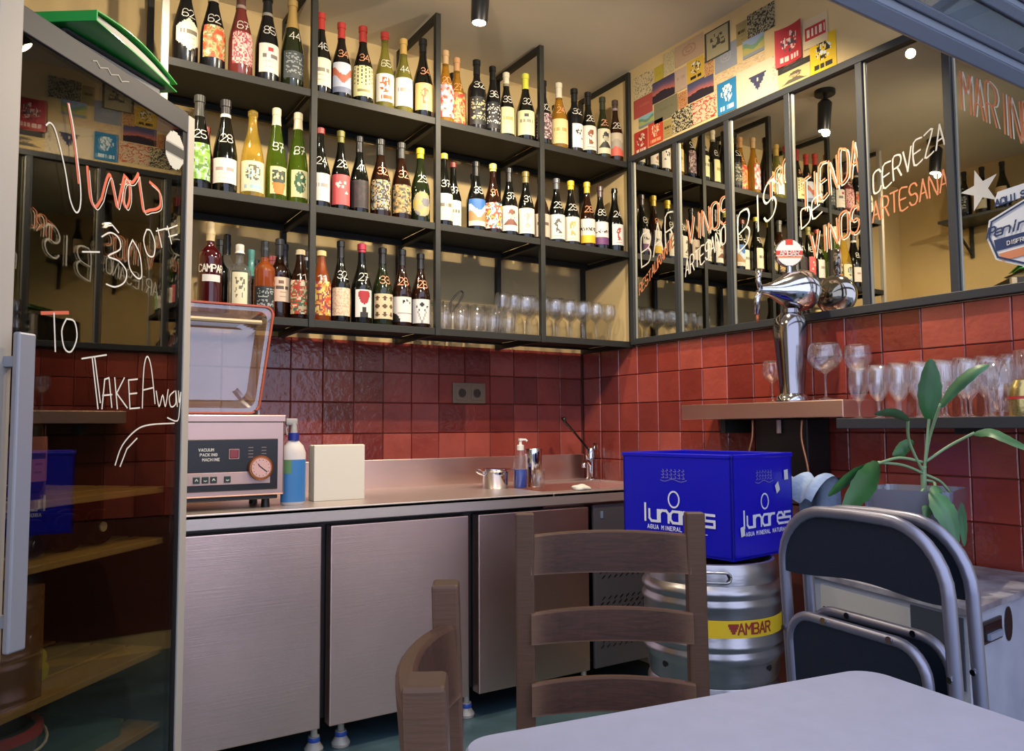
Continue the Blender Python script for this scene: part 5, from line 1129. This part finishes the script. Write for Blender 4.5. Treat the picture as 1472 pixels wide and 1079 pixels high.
# ------------------------------------------------------------ ladder-back chairs
def ladder_chair(label, cx, cy, ang, wc):
    t = thing('ladder_back_chair', label, 'chair', (cx, cy, 0), ang, 'dark wooden ladder-back chairs')
    # local: x width, -y front (towards the table), back posts at y = 0
    Wc = wc
    def yb(z): return .0 + max(0, z - .42) * .085 - (max(0, .42 - z)) * -.05
    for s in (-1, 1):
        mb = MB().box(-.0190, .0190, -.016, .016, 0, .967, .004)
        bm_v = mb.v; zs = sorted(set(round(v[2], 4) for v in bm_v))
        mb.xf(lambda x, y, z: (x * 1.05 + s * Wc, y + yb(z), z))
        mb.obj('back_post', m_wood, t)
        MB().box(s * Wc - .019, s * Wc + .019, -.345, -.307, 0, .440, .004).obj('front_leg', m_wood, t)
        MB().box(s * Wc - .012, s * Wc + .012, -.31, .03, .20, .225, .004).obj('side_stretcher', m_wood, t)
        MB().box(s * Wc - .014, s * Wc + .014, -.315, .01, .40, .44, .003).obj('side_rail', m_wood, t)
    for z0, z1 in ((.840, .921), (.700, .762), (.560, .622)):
        mb = MB(); N_ = 12
        for i in range(N_ + 1):
            u = -1 + 2 * i / N_; x = u * (Wc - .012); b = .032 * (1 - u * u); ar = .006 * (1 - u * u)
            for (dy, z) in ((-.010, z0), (-.010, z0 + .004), (-.010, z1 + ar - .004), (-.006, z1 + ar), (.006, z1 + ar), (.010, z1 + ar - .004), (.010, z0)):
                mb.v.append((x, yb(z) + b + dy, z))
        for i in range(N_):
            for j in range(7): mb.f.append((i * 7 + j, i * 7 + (j + 1) % 7, (i + 1) * 7 + (j + 1) % 7, (i + 1) * 7 + j))
        mb.f += [tuple(range(7)), tuple(N_ * 7 + j for j in reversed(range(7)))]
        mb.obj('back_rail', m_woodx, t)
    MB().box(-Wc - .02, Wc + .02, -.355, .0, .440, .462, .008).obj('seat', m_woodx, t)
    MB().box(-Wc + .01, Wc - .01, -.34, -.315, .40, .44, .003).box(-Wc, Wc, -.006, .018, .40, .44, .003).box(-Wc, Wc, -.335, -.317, .26, .285, .003).obj('cross_rail', m_wood, t)
    return t
ladder_chair('dark worn wooden ladder-back chair facing camera behind the table', 1.045, 1.265, R_(-32.4), .180)
ladder_chair('dark worn wooden ladder-back chair seen edge-on at table left end', .387, .659, R_(60.1), .1777)

# ------------------------------------------------------------ folding chairs
m_tube = mat('silver_grey_tube', '#8e8fa0', .35, .7); m_pad = mat('navy_black_vinyl', '#07182a', .6, bump=.05, bscale=80)
def folding(label, x0, dz=0.0):
    t = thing('folding_chair', label, 'chair', (x0, .970, 0), R_(-8.5), 'folded chairs leaning together')
    # local: y across (+.205 far / -.205 near), x = lean
    W2 = .202
    def lean(z): return -.050 * (z / .95) + (.03 if z < 0 else 0)
    def arch(w, z1, r, n=8):
        pts = [(-w, .011), (-w, .3), (-w, .6), (-w, z1 - r)]
        for i in range(1, n + 1): a = PI - PI / 2 * i / n; pts.append((-w + r + r * math.cos(a), z1 - r + r * math.sin(a)))
        pts.append((0, z1 + .002)); 
        for i in range(0, n + 1): a = PI / 2 - PI / 2 * i / n; pts.append((w - r + r * math.cos(a), z1 - r + r * math.sin(a)))
        pts += [(w, .6), (w, .3), (w, .011)]; return pts
    MB().tube([(lean(z), y, z) for y, z in arch(W2, .967 + dz, .125)], .0125, 12).obj('back_frame', m_tube, t, 'all')
    # backrest pad following the arch
    mb = MB(); N_ = 24; top_ = arch(W2 - .006, .960 + dz, .118, 10)
    def ztop(y):
        w_, r, z1 = W2 - .006, .118, .960 + dz; a = abs(y) - (w_ - r)
        return z1 if a <= 0 else z1 - r + math.sqrt(max(0, r * r - a * a))
    for i in range(N_ + 1):
        y = -(W2 - .006) + 2 * (W2 - .006) * i / N_; zt = max(ztop(y), .845); u = y / W2; zb_ = .838 + .010 * math.cos(u * PI) - .012 * (1 - u * u) 
        for dx in (-.007, .007):
            for z in (zb_, zt): mb.v.append((lean(z) + dx * 1.2 + .012 * (1 - u * u), y, z))
    for i in range(N_):
        a, b = i * 4, (i + 1) * 4
        mb.f += [(a, b, b + 1, a + 1), (a + 2, a + 3, b + 3, b + 2), (a + 1, b + 1, b + 3, a + 3), (a, a + 2, b + 2, b)]
    mb.f += [(0, 1, 3, 2), (N_ * 4, N_ * 4 + 2, N_ * 4 + 3, N_ * 4 + 1)]
    mb.obj('backrest', m_pad, t, 'smooth')
    # folded seat in front
    def l2(z): return lean(z) - .026
    sp_ = rrect(-.168, .168, .33, .745, .06, 6)
    MB().tube([(l2(z), y, z) for y, z in sp_ + [sp_[0]]], .0105, 10, cap=False).obj('seat_frame', m_tube, t, 'all')
    si = rrect(-.161, .161, .337, .738, .055, 6); n = len(si)
    MB().add([(l2(z) - .004, y, z) for y, z in si] + [(l2(z) + .014, y * 1.03, z + .006) for y, z in si], [tuple(range(n)), tuple(reversed(range(n, 2 * n)))] + [(i, (i + 1) % n, n + (i + 1) % n, n + i) for i in range(n)]).obj('seat', m_pad, t)
    for s in (-1, 1):
        MB().tube([(lean(.02) + .03, s * .182, .011), (lean(.4) + .026, s * .182, .40), (lean(.62) + .02, s * .183, .62)], .0115, 10).obj('rear_leg', m_tube, t, 'all')
        for z in (.55, .70): MB().lathe([(0, 0), (.006, 0), (.005, .004), (0, .005)], 8, (0, 0, 0), 'x').obj('rivet', m_chrome, t, False, (lean(z) - .017, s * W2, z))
    for z in (.30, .12): MB().tube([(lean(z) + .028, -.182, z), (lean(z) + .028, .182, z)], .008, 8).obj('cross_tube', m_tube, t, 'all')
    for y in (-.10, .06): MB().lathe([(0, 0), (.007, 0), (.006, .003), (0, .004)], 8, (0, 0, 0), 'x').obj('bolt', m_chrome, t, False, (l2(.755) - .014, y, .748))
    return t
folding('front folded black and silver metal chair beside the table', 1.483)
folding('rear folded black and silver metal chair behind the front one', 1.562, -.002)
